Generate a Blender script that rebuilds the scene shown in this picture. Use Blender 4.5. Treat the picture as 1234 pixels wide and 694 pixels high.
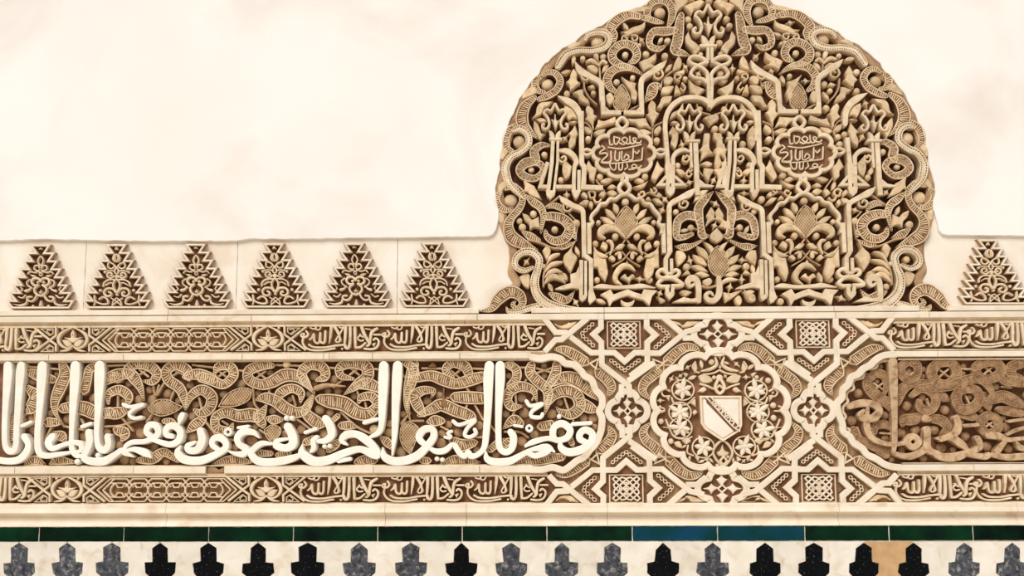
import bpy, math, random
import numpy as np
from mathutils import Matrix, Vector
from mathutils.geometry import tessellate_polygon

random.seed(7)
for o in list(bpy.data.objects):
    bpy.data.objects.remove(o)
SC = bpy.context.scene
COL = SC.collection

# ---------------------------------------------------------------- camera
UNIT = 0.0025            # one design unit in metres
FPX = 1500.0             # focal length for a 1234 px wide frame
DIST = FPX * UNIT
CAMZ = 1.55
PITCH, YAW, ROLL = math.radians(8.656), math.radians(1.255), math.radians(0.145)
ROT = (np.array(Matrix.Rotation(YAW, 3, 'Z')) @ np.array(Matrix.Rotation(PITCH, 3, 'X'))
       @ np.array([[math.cos(ROLL), 0, math.sin(ROLL)], [0, 1, 0], [-math.sin(ROLL), 0, math.cos(ROLL)]]))
cam_data = bpy.data.cameras.new('camera')
cam_data.sensor_width = 36.0
cam_data.lens = FPX / 1234.0 * 36.0
cam = bpy.data.objects.new('camera', cam_data)
COL.objects.link(cam)
mw = Matrix.Identity(4)
for i in range(3):
    mw[i][0] = ROT[i][0]; mw[i][1] = ROT[i][2]; mw[i][2] = -ROT[i][1]
mw[0][3], mw[1][3], mw[2][3] = 0.0, -DIST, CAMZ
cam.matrix_world = mw
SC.camera = cam

# ---------------------------------------------------------------- light
world = bpy.data.worlds.new('open_sky')
SC.world = world
world.use_nodes = True
bgn = world.node_tree.nodes['Background']
bgn.inputs[0].default_value = (1.0, 0.985, 0.965, 1)
bgn.inputs[1].default_value = 0.52
sun_data = bpy.data.lights.new('sun', 'SUN')
sun_data.energy = 2.75
sun_data.angle = math.radians(35)
sun_data.color = (1.0, 0.97, 0.93)
sun = bpy.data.objects.new('sun', sun_data)
COL.objects.link(sun)
sun.location = (-2, -4, 6)
sun.rotation_euler = Vector((0.42, 0.95, -1.0)).to_track_quat('-Z', 'Y').to_euler()
SC.view_settings.view_transform = 'Standard'
SC.view_settings.look = 'None'
SC.view_settings.gamma = 1.0
SC.view_settings.use_curve_mapping = False
SC.view_settings.exposure = -0.06

# ---------------------------------------------------------------- materials
def srgb(r, g, b):
    f = lambda c: (c / 255 / 12.92) if c / 255 <= 0.04045 else ((c / 255 + 0.055) / 1.055) ** 2.4
    return (f(r), f(g), f(b), 1.0)

def stucco(name, a, b, scale=18.0, rough=0.9, bump=0.15, var=0.12, stain=None, stain_scale=3.0, stain_lo=.52, stain_hi=.7, fine=400.0):
    m = bpy.data.materials.new(name); m.use_nodes = True
    nt = m.node_tree; N = nt.nodes; L = nt.links
    bs = N['Principled BSDF']
    geo = N.new('ShaderNodeNewGeometry')
    n1 = N.new('ShaderNodeTexNoise'); n1.inputs['Scale'].default_value = scale; n1.inputs['Detail'].default_value = 6
    L.new(geo.outputs['Position'], n1.inputs['Vector'])
    rp = N.new('ShaderNodeValToRGB')
    rp.color_ramp.elements[0].position = 0.35; rp.color_ramp.elements[0].color = srgb(*b)
    rp.color_ramp.elements[1].position = 0.65; rp.color_ramp.elements[1].color = srgb(*a)
    L.new(n1.outputs['Fac'], rp.inputs['Fac'])
    col = rp.outputs['Color']
    if stain:
        n2 = N.new('ShaderNodeTexNoise'); n2.inputs['Scale'].default_value = stain_scale; n2.inputs['Detail'].default_value = 8
        n2.inputs['Distortion'].default_value = 0.6
        L.new(geo.outputs['Position'], n2.inputs['Vector'])
        r2 = N.new('ShaderNodeMapRange'); r2.inputs[1].default_value = stain_lo; r2.inputs[2].default_value = stain_hi
        L.new(n2.outputs['Fac'], r2.inputs[0])
        mx = N.new('ShaderNodeMix'); mx.data_type = 'RGBA'
        mx.inputs[7].default_value = srgb(*stain)
        L.new(r2.outputs[0], mx.inputs[0]); L.new(col, mx.inputs[6]); col = mx.outputs[2]
    if var:
        oi = N.new('ShaderNodeObjectInfo')
        mr = N.new('ShaderNodeMapRange'); mr.inputs[3].default_value = 1 - var; mr.inputs[4].default_value = 1 + var * .4
        L.new(oi.outputs['Random'], mr.inputs[0])
        hs = N.new('ShaderNodeHueSaturation')
        L.new(mr.outputs[0], hs.inputs['Value']); L.new(col, hs.inputs['Color']); col = hs.outputs['Color']
    L.new(col, bs.inputs['Base Color'])
    bs.inputs['Roughness'].default_value = rough
    bs.inputs['Specular IOR Level'].default_value = 0.2
    if bump:
        n3 = N.new('ShaderNodeTexNoise'); n3.inputs['Scale'].default_value = fine; n3.inputs['Detail'].default_value = 3
        L.new(geo.outputs['Position'], n3.inputs['Vector'])
        bp = N.new('ShaderNodeBump'); bp.inputs['Strength'].default_value = bump; bp.inputs['Distance'].default_value = 0.002
        L.new(n3.outputs['Fac'], bp.inputs['Height']); L.new(bp.outputs[0], bs.inputs['Normal'])
    return m

def glazed(name, a, b, scale=8.0, rough=0.25, spec=0.35, chips=None, var=0.2, lo=.4, hi=.6, chip_lo=.6, chip_hi=.64, chip_scale=120.):
    m = stucco(name, a, b, scale=scale, rough=rough, bump=0.04, var=var, stain=chips, stain_scale=chip_scale, stain_lo=chip_lo, stain_hi=chip_hi, fine=60.)
    m.node_tree.nodes['Principled BSDF'].inputs['Specular IOR Level'].default_value = spec
    return m

MAT = {
 'plaster': stucco('plaster_white', (247, 243, 238), (243, 237, 230), scale=2.2, var=0, bump=.10, stain=(222, 205, 192), stain_scale=2.0, stain_lo=.50, stain_hi=.85, fine=90),
 'plaster_ground': stucco('plaster_cream', (244, 236, 224), (236, 224, 206), scale=6, var=0, bump=.12, stain=(222, 200, 172), stain_scale=7, stain_lo=.52, stain_hi=.85, fine=120),
 'plaster_edge': stucco('plaster_broken_edge', (190, 160, 128), (150, 118, 88), scale=30, var=0),
 'cream': stucco('stucco_cream', (240, 227, 207), (230, 213, 189), scale=14, stain=(214, 190, 160), stain_scale=22, stain_lo=.56, stain_hi=.8, var=.05),
 'letter': stucco('stucco_ivory', (251, 246, 236), (245, 236, 220), scale=25, var=.04, bump=.08),
 'band': stucco('stucco_band', (234, 215, 186), (218, 194, 160), scale=30, stain=(196, 164, 126), stain_scale=45, stain_lo=.55, stain_hi=.8, var=.08),
 'leaf': stucco('stucco_leaf', (232, 208, 172), (212, 182, 142), scale=45, stain=(178, 140, 104), stain_scale=60, stain_lo=.53, stain_hi=.8, var=.18),
 'stem': stucco('stucco_stem', (204, 174, 138), (178, 144, 108), scale=45, var=.15),
 'scroll': stucco('stucco_scroll', (150, 112, 80), (120, 86, 58), scale=45, var=.1),
 'rib': stucco('stucco_rib', (234, 212, 178), (214, 186, 148), scale=45, var=.1),
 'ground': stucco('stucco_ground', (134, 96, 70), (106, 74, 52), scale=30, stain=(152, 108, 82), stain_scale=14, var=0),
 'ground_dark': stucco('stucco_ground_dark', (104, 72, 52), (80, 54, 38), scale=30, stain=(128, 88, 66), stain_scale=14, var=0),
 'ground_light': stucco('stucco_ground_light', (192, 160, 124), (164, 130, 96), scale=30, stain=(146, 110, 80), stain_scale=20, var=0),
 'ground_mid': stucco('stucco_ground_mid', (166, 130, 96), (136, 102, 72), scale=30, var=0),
 'worn': stucco('stucco_worn', (214, 184, 148), (184, 150, 116), scale=40, stain=(132, 98, 70), stain_scale=50, stain_lo=.5, stain_hi=.75, var=.12),
 'worn_scroll': stucco('stucco_worn_scroll', (186, 150, 114), (152, 118, 86), scale=50, stain=(124, 92, 66), stain_scale=60, stain_lo=.5, stain_hi=.75, var=.1),
 'dark': stucco('hole_slit_shade', (80, 54, 38), (60, 40, 28), scale=50, var=0, bump=0),  # shade of drilled holes and flower slit, painted as flat colour
}

# ---------------------------------------------------------------- picture plane -> wall plane
def P(x, y):
    """design point of a spot on the wall face (u to the right, v up, in design units)"""
    d = ROT @ np.array([(x - 617.0) / FPX, 1.0, -(y - 347.0) / FPX])
    return d[0] / d[1] * FPX, d[2] / d[1] * FPX
def PS(x, y):
    a = P(x - .5, y); b = P(x + .5, y)
    return math.hypot(a[0] - b[0], a[1] - b[1])

def W(v):
    """design coordinates (u, v, h) to world metres"""
    v = np.asarray(v, dtype=float)
    return np.stack([v[:, 0] * UNIT, -v[:, 2] * UNIT, CAMZ + v[:, 1] * UNIT], axis=1)

# ---------------------------------------------------------------- mesh collecting
class MB:
    def __init__(self):
        self.v = []; self.f = []
        self.j = random.uniform(-.13, .13)      # hand-cut pieces are never exactly level
    def add(self, vs, fs):
        n = len(self.v)
        self.v.extend(vs); self.f.extend([[i + n for i in f] for f in fs])
    def build(self, name, mat, parent=None, kind=None, smooth=True, mats=None):
        me = bpy.data.meshes.new(name)
        w = W(self.v); w[:, 1] -= self.j * UNIT
        org = np.array(parent['_o']) if parent is not None else w.mean(axis=0)
        if parent is None:
            org[1] = 0.0
        me.from_pydata((w - org).tolist(), [], self.f)
        me.materials.append(MAT[mat] if isinstance(mat, str) else mat)
        if smooth:
            me.polygons.foreach_set('use_smooth', [True] * len(me.polygons))
            me.set_sharp_from_angle(angle=math.radians(40))
        o = bpy.data.objects.new(name, me)
        COL.objects.link(o)
        if parent is not None:
            o.parent = parent; o['_o'] = [float(c) for c in org]
        else:
            o.location = org.tolist(); o['_o'] = [float(c) for c in org]
        if kind:
            o['kind'] = kind
        return o

def thing(name, label, cat, uv, group=None, kind=None, h=-11.0):
    o = bpy.data.objects.new(name, None)
    COL.objects.link(o)
    w = W([(uv[0], uv[1], h)])[0]
    o.location = w.tolist(); o['_o'] = [float(c) for c in w]
    o.empty_display_size = 0.03
    if label: o['label'] = label
    if cat: o['category'] = cat
    if group: o['group'] = group
    if kind: o['kind'] = kind
    return o

# ---------------------------------------------------------------- curves
def cr(p0, p1, p2, p3, t):
    t2 = t * t; t3 = t2 * t
    return 0.5 * ((2 * p1) + (-p0 + p2) * t + (2 * p0 - 5 * p1 + 4 * p2 - p3) * t2 + (-p0 + 3 * p1 - 3 * p2 + p3) * t3)

def smooth_path(a, closed=False, step=2.4):
    """Catmull-Rom through the rows of a (any columns); a doubled row makes a corner"""
    a = np.asarray(a, float); n = len(a); out = []
    rng = range(n if closed else n - 1)
    for i in rng:
        p1 = a[i]; p2 = a[(i + 1) % n]
        d = math.hypot(*(p2[:2] - p1[:2]))
        if d < 1e-6:
            continue
        p0 = a[(i - 1) % n] if (closed or i > 0) else 2 * p1 - p2
        p3 = a[(i + 2) % n] if (closed or i + 2 < n) else 2 * p2 - p1
        k = max(2, min(14, int(math.ceil(d / step))))
        for j in range(k):
            out.append(cr(p0, p1, p2, p3, j / k))
    if not closed:
        out.append(a[-1])
    return np.array(out)

def normals(p, closed=False, miter=False):
    n = len(p); out = np.zeros((n, 2))
    for i in range(n):
        a = p[i - 1] if (closed or i > 0) else p[i]
        b = p[(i + 1) % n] if (closed or i < n - 1) else p[i]
        d1 = p[i] - a; d2 = b - p[i]
        l1 = np.hypot(*d1); l2 = np.hypot(*d2)
        d1 = d1 / l1 if l1 > 1e-9 else None; d2 = d2 / l2 if l2 > 1e-9 else None
        if d1 is None: d1 = d2
        if d2 is None: d2 = d1
        if d1 is None: d1 = d2 = np.array([1., 0.])
        t = d1 + d2; lt = np.hypot(*t)
        t = t / lt if lt > 1e-6 else d1
        m = np.array([-t[1], t[0]])
        if miter:
            c = m @ np.array([-d1[1], d1[0]])
            m = m / max(0.42, c)
        out[i] = m
    return out

def profile(kind, hw, h, h0):
    if kind == 'flat':
        b = min(0.7, 0.3 * hw)
        return [(1, 0, h0), (1, 0, h - b), (1, -b, h), (-1, b, h), (-1, 0, h - b), (-1, 0, h0)]
    if kind == 'ridge':
        return [(1, 0, h0), (0.85, 0, h - .3), (0, 0, h), (-0.85, 0, h - .3), (-1, 0, h0)]
    r = min(hw, 2.4)
    return [(1, 0, h0), (1, 0, h - 0.62 * r), (0.78, 0, h - .24 * r), (0.36, 0, h), (-0.36, 0, h), (-0.78, 0, h - .24 * r), (-1, 0, h - 0.62 * r), (-1, 0, h0)]

def sweep(mb, path, hw, h, h0, kind='flat', closed=False, miter=False, caps=True, rnd=False):
    path = np.asarray(path, float)
    hw = np.full(len(path), float(hw)) if np.isscalar(hw) else np.asarray(hw, float)
    if rnd and not closed:
        for end in (0, -1):
            r = hw[end]
            if r < 0.5: continue
            d = path[0] - path[1] if end == 0 else path[-1] - path[-2]
            d = d / (np.hypot(*d) + 1e-9)
            ext = [path[end] + d * r * math.sin(a) for a in (.5, 1.0, 1.4)]
            ew = [r * math.cos(a) for a in (.5, 1.0, 1.4)]
            if end == 0:
                path = np.vstack([ext[::-1], path]); hw = np.concatenate([ew[::-1], hw])
            else:
                path = np.vstack([path, ext]); hw = np.concatenate([hw, ew])
    nr = normals(path, closed, miter)
    vs = []; n = len(path); k = None
    for i in range(n):
        pr = profile(kind, max(hw[i], .05), h, h0); k = len(pr)
        for s, b, z in pr:
            q = path[i] + nr[i] * (s * max(hw[i], .05) + b)
            vs.append((q[0], q[1], z + (.35 * i / n if (z > h0 and not closed) else 0)))
    fs = []
    for i in range(n if closed else n - 1):
        j = (i + 1) % n
        for c in range(k - 1):
            fs.append((i * k + c, i * k + c + 1, j * k + c + 1, j * k + c))
    if not closed and caps:
        fs.append(tuple(range(k))[::-1]); fs.append(tuple((n - 1) * k + c for c in range(k)))
    mb.add(vs, fs)

def area(p):
    x = p[:, 0]; y = p[:, 1]
    return 0.5 * float(np.sum(x * np.roll(y, -1) - np.roll(x, -1) * y))

def fill(mb, p, h, h0, bevel=0.8, drop=None):
    p = np.asarray(p, float)
    keep = [i for i in range(len(p)) if np.hypot(*(p[i] - p[i - 1])) > 1e-4]
    p = p[keep]
    if area(p) < 0: p = p[::-1]
    n = len(p)
    bevel = min(bevel, 0.22 * math.sqrt(abs(area(p))))
    nr = normals(p, True, True)
    q = p + nr * bevel
    dz = bevel if drop is None else drop
    vs = [(a[0], a[1], h0) for a in p] + [(a[0], a[1], h - dz) for a in p] + [(a[0], a[1], h) for a in q]
    fs = []
    for i in range(n):
        j = (i + 1) % n
        fs.append((i, j, n + j, n + i)); fs.append((n + i, n + j, 2 * n + j, 2 * n + i))
    for t in tessellate_polygon([[Vector((a[0], a[1], 0)) for a in q]]):
        a, b, c = (q[t[0]], q[t[1]], q[t[2]])
        cross = (b[0] - a[0]) * (c[1] - a[1]) - (b[1] - a[1]) * (c[0] - a[0])
        fs.append(tuple(2 * n + i for i in (t if cross > 0 else t[::-1])))
    mb.add(vs, fs)

def dome(mb, c, r, h, h0, seg=12, flat=.75):
    vs = []; fs = []
    rings = [(1, h0), (1, h - r * flat * .75), (.82, h - r * flat * .35), (.45, h - r * flat * .08)]
    for k, z in rings:
        for i in range(seg):
            a = 2 * math.pi * i / seg
            vs.append((c[0] + r * k * math.cos(a), c[1] + r * k * math.sin(a), z))
    for q in range(len(rings) - 1):
        for i in range(seg):
            j = (i + 1) % seg
            fs.append((q * seg + i, q * seg + j, (q + 1) * seg + j, (q + 1) * seg + i))
    vs.append((c[0], c[1], h)); t = len(vs) - 1; b = (len(rings) - 1) * seg
    for i in range(seg):
        fs.append((b + i, b + (i + 1) % seg, t))
    mb.add(vs, fs)

def disc(mb, c, r, h, seg=7):
    vs = [(c[0] + r * math.cos(6.2832 * i / seg), c[1] + r * math.sin(6.2832 * i / seg), h) for i in range(seg)]
    mb.add(vs, [tuple(range(seg))])

def bar(mb, a, b, hw, h, h0):
    a = np.asarray(a, float); b = np.asarray(b, float); d = b - a; l = np.hypot(*d)
    if l < 1e-6: return
    n = np.array([-d[1], d[0]]) / l
    vs = []
    for z, k in ((h0, 1.0), (h, 0.7)):
        for q in (a - n * hw * k, b - n * hw * k, b + n * hw * k, a + n * hw * k):
            vs.append((q[0], q[1], z))
    mb.add(vs, [(4, 5, 6, 7), (0, 1, 5, 4), (1, 2, 6, 5), (2, 3, 7, 6), (3, 0, 4, 7)])

def ring(mb, c, r, w, h, h0, seg=10):
    vs = []; fs = []
    for i in range(seg):
        a = 6.2832 * i / seg
        for rr, z in ((r + w, h0), (r + w * .5, h), (r - w * .5, h), (r - w, h0)):
            vs.append((c[0] + rr * math.cos(a), c[1] + rr * math.sin(a), z))
    for i in range(seg):
        j = (i + 1) % seg
        for k in range(3):
            fs.append((i * 4 + k, j * 4 + k, j * 4 + k + 1, i * 4 + k + 1))
    mb.add(vs, fs)

def along(path, hw, spacing, start=0.0):
    """points every `spacing` along a path: (pos, tangent, half width)"""
    seg = np.hypot(*(path[1:] - path[:-1]).T); s = np.concatenate([[0], np.cumsum(seg)])
    out = []; t = start
    while t < s[-1]:
        i = min(len(seg) - 1, int(np.searchsorted(s, t, 'right')) - 1)
        f = (t - s[i]) / max(seg[i], 1e-9)
        d = path[i + 1] - path[i]
        out.append((path[i] + d * f, d / (np.hypot(*d) + 1e-9), hw[i] + (hw[i + 1] - hw[i]) * f))
        t += spacing
    return out

# ---------------------------------------------------------------- ornament language
SKIN = {'band': 'band', 'leaf': 'leaf', 'stem': 'stem', 'bud': 'leaf', 'scroll_leaf': 'scroll', 'curl': 'leaf',
        'pinecone': 'scroll', 'letter': 'letter', 'frame': 'cream', 'finial': 'band', 'dotted_band': 'band'}
INSIDE = {'ribs': 'ribbing', 'dots': 'painted_holes', 'rosettes': 'floral_pattern', 'scales': 'scales'}

class Ctx:
    def __init__(self, parent, h0, xf=None, skin=None, ribmat='rib', zoom=1.0):
        self.parent = parent; self.h0 = h0; self.xf = xf; self.skin = skin or {}; self.ribmat = ribmat; self.zoom = zoom
        self.crop = (0., 0., 1.)
    def mat(self, name):
        return self.skin.get(name, SKIN.get(name, 'leaf'))

def parse_pts(ctx, s, mirror=None):
    rows = []
    x0, y0, k = ctx.crop
    for tok in s.split():
        dup = tok.endswith('*'); tok = tok.rstrip('*')
        q = [float(c) for c in tok.split(',')]
        if mirror is not None: q[0] = 2 * mirror - q[0]
        px, py = x0 + q[0] * k, y0 + q[1] * k
        if ctx.xf and ctx.xf[0] == 'px':
            px, py = ctx.xf[1](px, py)
        u, v = P(px, py); w = (q[2] if len(q) > 2 else 0.) * k * PS(px, py)
        if ctx.xf and ctx.xf[0] == 'uv':
            u, v = ctx.xf[1](u, v)
        w *= ctx.zoom
        rows.append((u, v, w))
        if dup: rows.append((u, v, w))
    return np.array(rows)

def ribbed(ctx, name, a, h, mode):
    path = smooth_path(a, step=2.0)
    hw = np.maximum(path[:, 2] / 2, .12); p = path[:, :2]
    mb = MB(); sweep(mb, p, hw, h - 1.0, ctx.h0, 'flat', rnd=True)
    body = mb.build(name, ctx.mat(name) if mode != 'D' else ctx.mat('dotted_band'), ctx.parent)
    nr = normals(p)
    r = MB()
    e0 = p[0] - p[1]; e0 = p[0] + e0 / (np.hypot(*e0) + 1e-9) * hw[0] * .8
    e1 = p[-1] - p[-2]; e1 = p[-1] + e1 / (np.hypot(*e1) + 1e-9) * hw[-1] * .8
    loop = np.vstack([p + nr * (hw * .86)[:, None], e1[None], (p - nr * (hw * .86)[:, None])[::-1], e0[None]])
    rw = np.minimum(.85, hw * .17 + .06)
    sweep(r, loop, np.concatenate([rw, [rw[-1]], rw[::-1], [rw[0]]]), h, h - 1.6, 'ridge', closed=True)
    if mode == 'R':
        for i, (c, t, w) in enumerate(along(p, hw, 2.7, 1.2)):
            if w < 1.4: continue
            n = np.array([-t[1], t[0]])
            if i % 4 == 3 and w > 4:      # a small squared eye between the ribs
                e = c + n * w * (.30 if (i // 4) % 2 else -.30)
                for q in (-1, 1):
                    bar(r, e + n * w * .28 * q - t * .8, e + n * w * .28 * q + t * .8, .45, h, h - 1.6)
                bar(r, c + n * w * (-.60 if (i // 4) % 2 else .60), c + n * w * (-.12 if (i // 4) % 2 else .12), .55, h, h - 1.6)
            else:
                bar(r, c - n * w * .62 + t * w * .10, c + n * w * .62 - t * w * .10, .80, h - .05, h - 1.6)
        r.build('ribbing', ctx.ribmat, body, kind='stuff', smooth=False)
    elif mode == 'T':
        for c, t, w in along(p, hw, 4.6, 2.0):
            n = np.array([-t[1], t[0]])
            if w < 1.6: continue
            if w < 3.4:
                ring(r, c, min(1.5, w * .5), .4, h, h - 1.5, 8); continue
            rows = 2 if w < 6.4 else 3
            for q in range(rows):
                o = (q - (rows - 1) / 2) * (1.45 * w / rows)
                e = c + n * o + t * (2.2 if q % 2 else 0)
                ring(r, e, min(1.75, w * .62 / rows), .45, h, h - 1.5, 9)
                disc(r, e, .6, h - .2)
        r.build('floral_pattern', ctx.ribmat, body, kind='stuff', smooth=False)
    else:
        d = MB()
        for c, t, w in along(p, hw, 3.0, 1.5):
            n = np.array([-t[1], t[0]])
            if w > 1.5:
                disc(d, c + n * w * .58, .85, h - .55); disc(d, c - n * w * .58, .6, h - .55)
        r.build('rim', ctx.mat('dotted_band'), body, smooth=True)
        if d.f: d.build('painted_holes', 'dark', body, kind='stuff', smooth=False)  # flat discs, the shade of drilled pits painted in their colour
    return body

def inside(poly, x, y):
    c = False; n = len(poly); j = n - 1
    for i in range(n):
        if (poly[i][1] > y) != (poly[j][1] > y) and x < (poly[j][0] - poly[i][0]) * (y - poly[i][1]) / (poly[j][1] - poly[i][1]) + poly[i][0]:
            c = not c
        j = i
    return c

def pinecone(ctx, name, a, h):
    p = smooth_path(a[:, :2], True, 2.0)
    if area(p) < 0: p = p[::-1]
    mb = MB(); fill(mb, p, h - 1.6, ctx.h0, 1.6, 1.6)
    body = mb.build(name, ctx.mat(name), ctx.parent)
    r = MB()
    sweep(r, p, .5, h, h - 2.6, 'ridge', closed=True)
    lo = p.min(0); hi = p.max(0); k = 3.3; row = 0
    y = lo[1] + 1.2
    while y < hi[1]:
        x = lo[0] + (k * .5 if row % 2 else 0)
        while x < hi[0]:
            ok = all(inside(p, x + dx, y + dy) for dx, dy in ((1.1, 0), (-1.1, 0), (0, 1.3), (0, -1.3)))
            if ok:
                vs = [(x, y - 1.9, h - 1.6), (x + 1.35, y, h - 1.6), (x, y + 1.9, h - 1.6), (x - 1.35, y, h - 1.6), (x, y, h + .4)]
                r.add(vs, [(0, 1, 4), (1, 2, 4), (2, 3, 4), (3, 0, 4)])
            x += k
        y += 2.15; row += 1
    r.build('scales', ctx.ribmat, body, kind='stuff', smooth=False)
    return body

def ornament(ctx, text):
    for line in text.strip().splitlines():
        line = line.strip()
        if not line or line[0] == '#': continue
        if line[0] == '@':
            q = [float(c) for c in line[1:].split()]
            ctx.crop = (q[0], q[1], q[2] / (q[3] if len(q) > 3 else 694.0)); continue
        head, pts = line.split(':', 1)
        hd = head.split(); cmd = hd[0]; name = hd[1]
        nums = []; mirs = [None]
        for t in hd[2:]:
            if t[0] == 'm': mirs.append(float(t[1:]))
            else: nums.append(float(t))
        for mi in mirs:
            for piece in pts.split('|'):
                a = parse_pts(ctx, piece, mi)
                if len(a): draw(ctx, cmd, name, nums, a)

def draw(ctx, cmd, name, nums, a):
    mat = ctx.mat(name); h0 = ctx.h0
    kpx = ctx.crop[2] * ctx.zoom
    if cmd[0] in 'BC':
        w = nums[0] * kpx * 1.03; h = nums[1] if len(nums) > 1 else 0.
        cl = cmd.endswith('o'); mb = MB()
        if cmd[0] == 'B':
            sweep(mb, a[:, :2], w / 2, h, h0, 'flat', cl, True)
        else:
            sweep(mb, smooth_path(a[:, :2], cl), w / 2, h, h0, 'flat' if (w > 5 or name == 'letter') else 'round', cl, rnd=(name in ('curl', 'letter', 'stem')))
        return mb.build(name, mat, ctx.parent)
    h = nums[0] if nums else -1.5
    if cmd == 'V':
        p = smooth_path(a); mb = MB()
        sweep(mb, p[:, :2], np.maximum(p[:, 2] / 2, .1), h, h0, 'flat' if name in ('band', 'letter', 'frame') else 'round', rnd=True)
        return mb.build(name, mat, ctx.parent)
    if cmd == 'F':
        mb = MB(); fill(mb, smooth_path(a[:, :2], True), h, h0, 1.1, 1.4)
        return mb.build(name, mat, ctx.parent)
    if cmd == 'G':
        mb = MB(); fill(mb, a[:, :2], h, h0, .6)
        return mb.build(name, mat, ctx.parent)
    if cmd == 'O':
        for q in a:
            mb = MB(); dome(mb, q[:2], q[2], h, h0); mb.build(name, mat, ctx.parent)
        return
    if cmd in ('R', 'T', 'D'):
        return ribbed(ctx, name, a, h, cmd)
    if cmd == 'N':
        return pinecone(ctx, name, a, h)
    raise ValueError(cmd)

def px_poly(pts):
    return np.array([P(*p) for p in pts])
def ragged(p, amp, step=4.0, seed=1):
    """a polyline resampled with small irregularities"""
    rnd = random.Random(seed); out = []
    for i in range(len(p) - 1):
        a = np.array(p[i]); b = np.array(p[i + 1]); n = max(1, int(np.hypot(*(b - a)) / step))
        for j in range(n):
            q = a + (b - a) * j / n
            if 0 < j: q = q + np.array([rnd.uniform(-amp, amp), rnd.uniform(-amp, amp)])
            out.append(q)
    out.append(np.array(p[-1]))
    return np.array(out)

def empty_spots(parent, u0, u1, v0, v1, depth, rmin, rmax, step=1.25, limit=150):
    """circles of bare ground (deeper than `depth`) left between the carved pieces of one panel"""
    from mathutils.bvhtree import BVHTree
    org = W([(0, 0, 0)])[0] * 0 + np.array(parent['_o'])
    vs = []; ps = []
    for o in COL.objects:
        if o.parent is parent and o.type == 'MESH':
            n = len(vs); vs.extend([v.co[:] for v in o.data.vertices])
            ps.extend([[i + n for i in p.vertices] for p in o.data.polygons])
    bvh = BVHTree.FromPolygons(vs, ps)
    nu, nv = int((u1 - u0) / step), int((v1 - v0) / step)
    g = np.zeros((nu, nv)); d = Vector((0, 1, 0))
    for i in range(1, nu - 1):
        for j in range(1, nv - 1):
            q = Vector(((u0 + i * step) * UNIT - org[0], -.3 - org[1], CAMZ + (v0 + j * step) * UNIT - org[2]))
            loc, *_ = bvh.ray_cast(q, d, .6)
            g[i, j] = 1e3 if (loc is not None and -(loc.y + org[1]) / UNIT < depth) else 0.
    for a in (0, 1):                       # two-pass distance to the nearest carved piece
        rng_i = range(1, nu - 1) if a == 0 else range(nu - 2, 0, -1); o = -1 if a == 0 else 1
        for i in rng_i:
            g[i, 1:-1] = np.minimum(g[i, 1:-1], np.minimum(g[i + o, 1:-1] + 1, np.minimum(g[i + o, 2:], g[i + o, :-2]) + 1.41))
            js = range(1, nv - 1) if a == 0 else range(nv - 2, 0, -1)
            row = g[i]
            for j in js:
                if row[j + o] + 1 < row[j]: row[j] = row[j + o] + 1
    g *= step; out = []
    while len(out) < limit:
        k = np.unravel_index(np.argmax(g), g.shape); r = g[k]
        if r < rmin: break
        if r < 60: out.append((u0 + k[0] * step, v0 + k[1] * step, min(r, rmax)))
        R = int(max(r, 2) * 1.6 / step) + 1
        g[max(0, k[0] - R):k[0] + R + 1, max(0, k[1] - R):k[1] + R + 1] = 0
    return out

def leaflets(parent, spots, h0, h, mat, seed=5):
    rr = random.Random(seed)
    for u, v, r in spots:
        mb = MB(); t = rr.uniform(0, 6.28); d = np.array([math.cos(t), math.sin(t)]); n = np.array([-d[1], d[0]])
        c = np.array([u, v]); kind = rr.random()
        if kind < .3:
            dome(mb, (u, v), r * .72, h - .6, h0); mb.build('bud', mat, parent); continue
        L = r * 1.2; w = r * .5
        if kind < .7:
            a = np.array([c - d * L, c - d * L, c - d * .2 * L + n * w, c + d * .6 * L + n * w * .7, c + d * L, c + d * L, c + d * .5 * L - n * w * .6, c - d * .3 * L - n * w * .8])
        else:
            a = np.array([c - d * L, c - d * L, c - d * .2 * L + n * w * .5, c + n * w * 1.5, c + n * w * 1.5, c + d * .35 * L + n * w * .5, c + d * L, c + d * L, c + d * .35 * L - n * w * .5, c - n * w * 1.5, c - n * w * 1.5, c - d * .2 * L - n * w * .5])
        fill(mb, smooth_path(a, True), h + rr.uniform(-.6, .4), h0, .9, 1.2); mb.build('leaflet', mat, parent)
# ================================================================ the setting
UL, UR = P(-330, 400)[0], P(1560, 400)[0]
def vline(y, x=610.0):
    return P(x, y)[1]
AXU = (P(853.5, 4)[0] + P(866, 330)[0] + P(860, 170)[0]) / 3       # axis of the round panel
def mirror_u(u, v): return 2 * AXU - u, v

fl = MB(); fl.add([(-3000, -CAMZ / UNIT, -60), (3000, -CAMZ / UNIT, -60), (3000, -CAMZ / UNIT, 3000), (-3000, -CAMZ / UNIT, 3000)], [(0, 1, 2, 3)])
MAT['marble'] = stucco('floor_marble', (226, 216, 200), (210, 198, 180), scale=3, var=0, rough=.5)
fl.build('floor', 'marble', kind='structure')

def box(mb, u0, u1, v0, v1, h1, h0):
    vs = [(u, v, h) for h in (h0, h1) for u, v in ((u0, v0), (u1, v0), (u1, v1), (u0, v1))]
    mb.add(vs, [(4, 5, 6, 7), (0, 1, 5, 4), (1, 2, 6, 5), (2, 3, 7, 6), (3, 0, 4, 7), (3, 2, 1, 0)])

wall = MB(); box(wall, -1500, 1500, -CAMZ / UNIT, 1000, -22, -80)
wall_back = wall.build('wall_back', 'plaster_ground', kind='structure', smooth=False)

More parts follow.
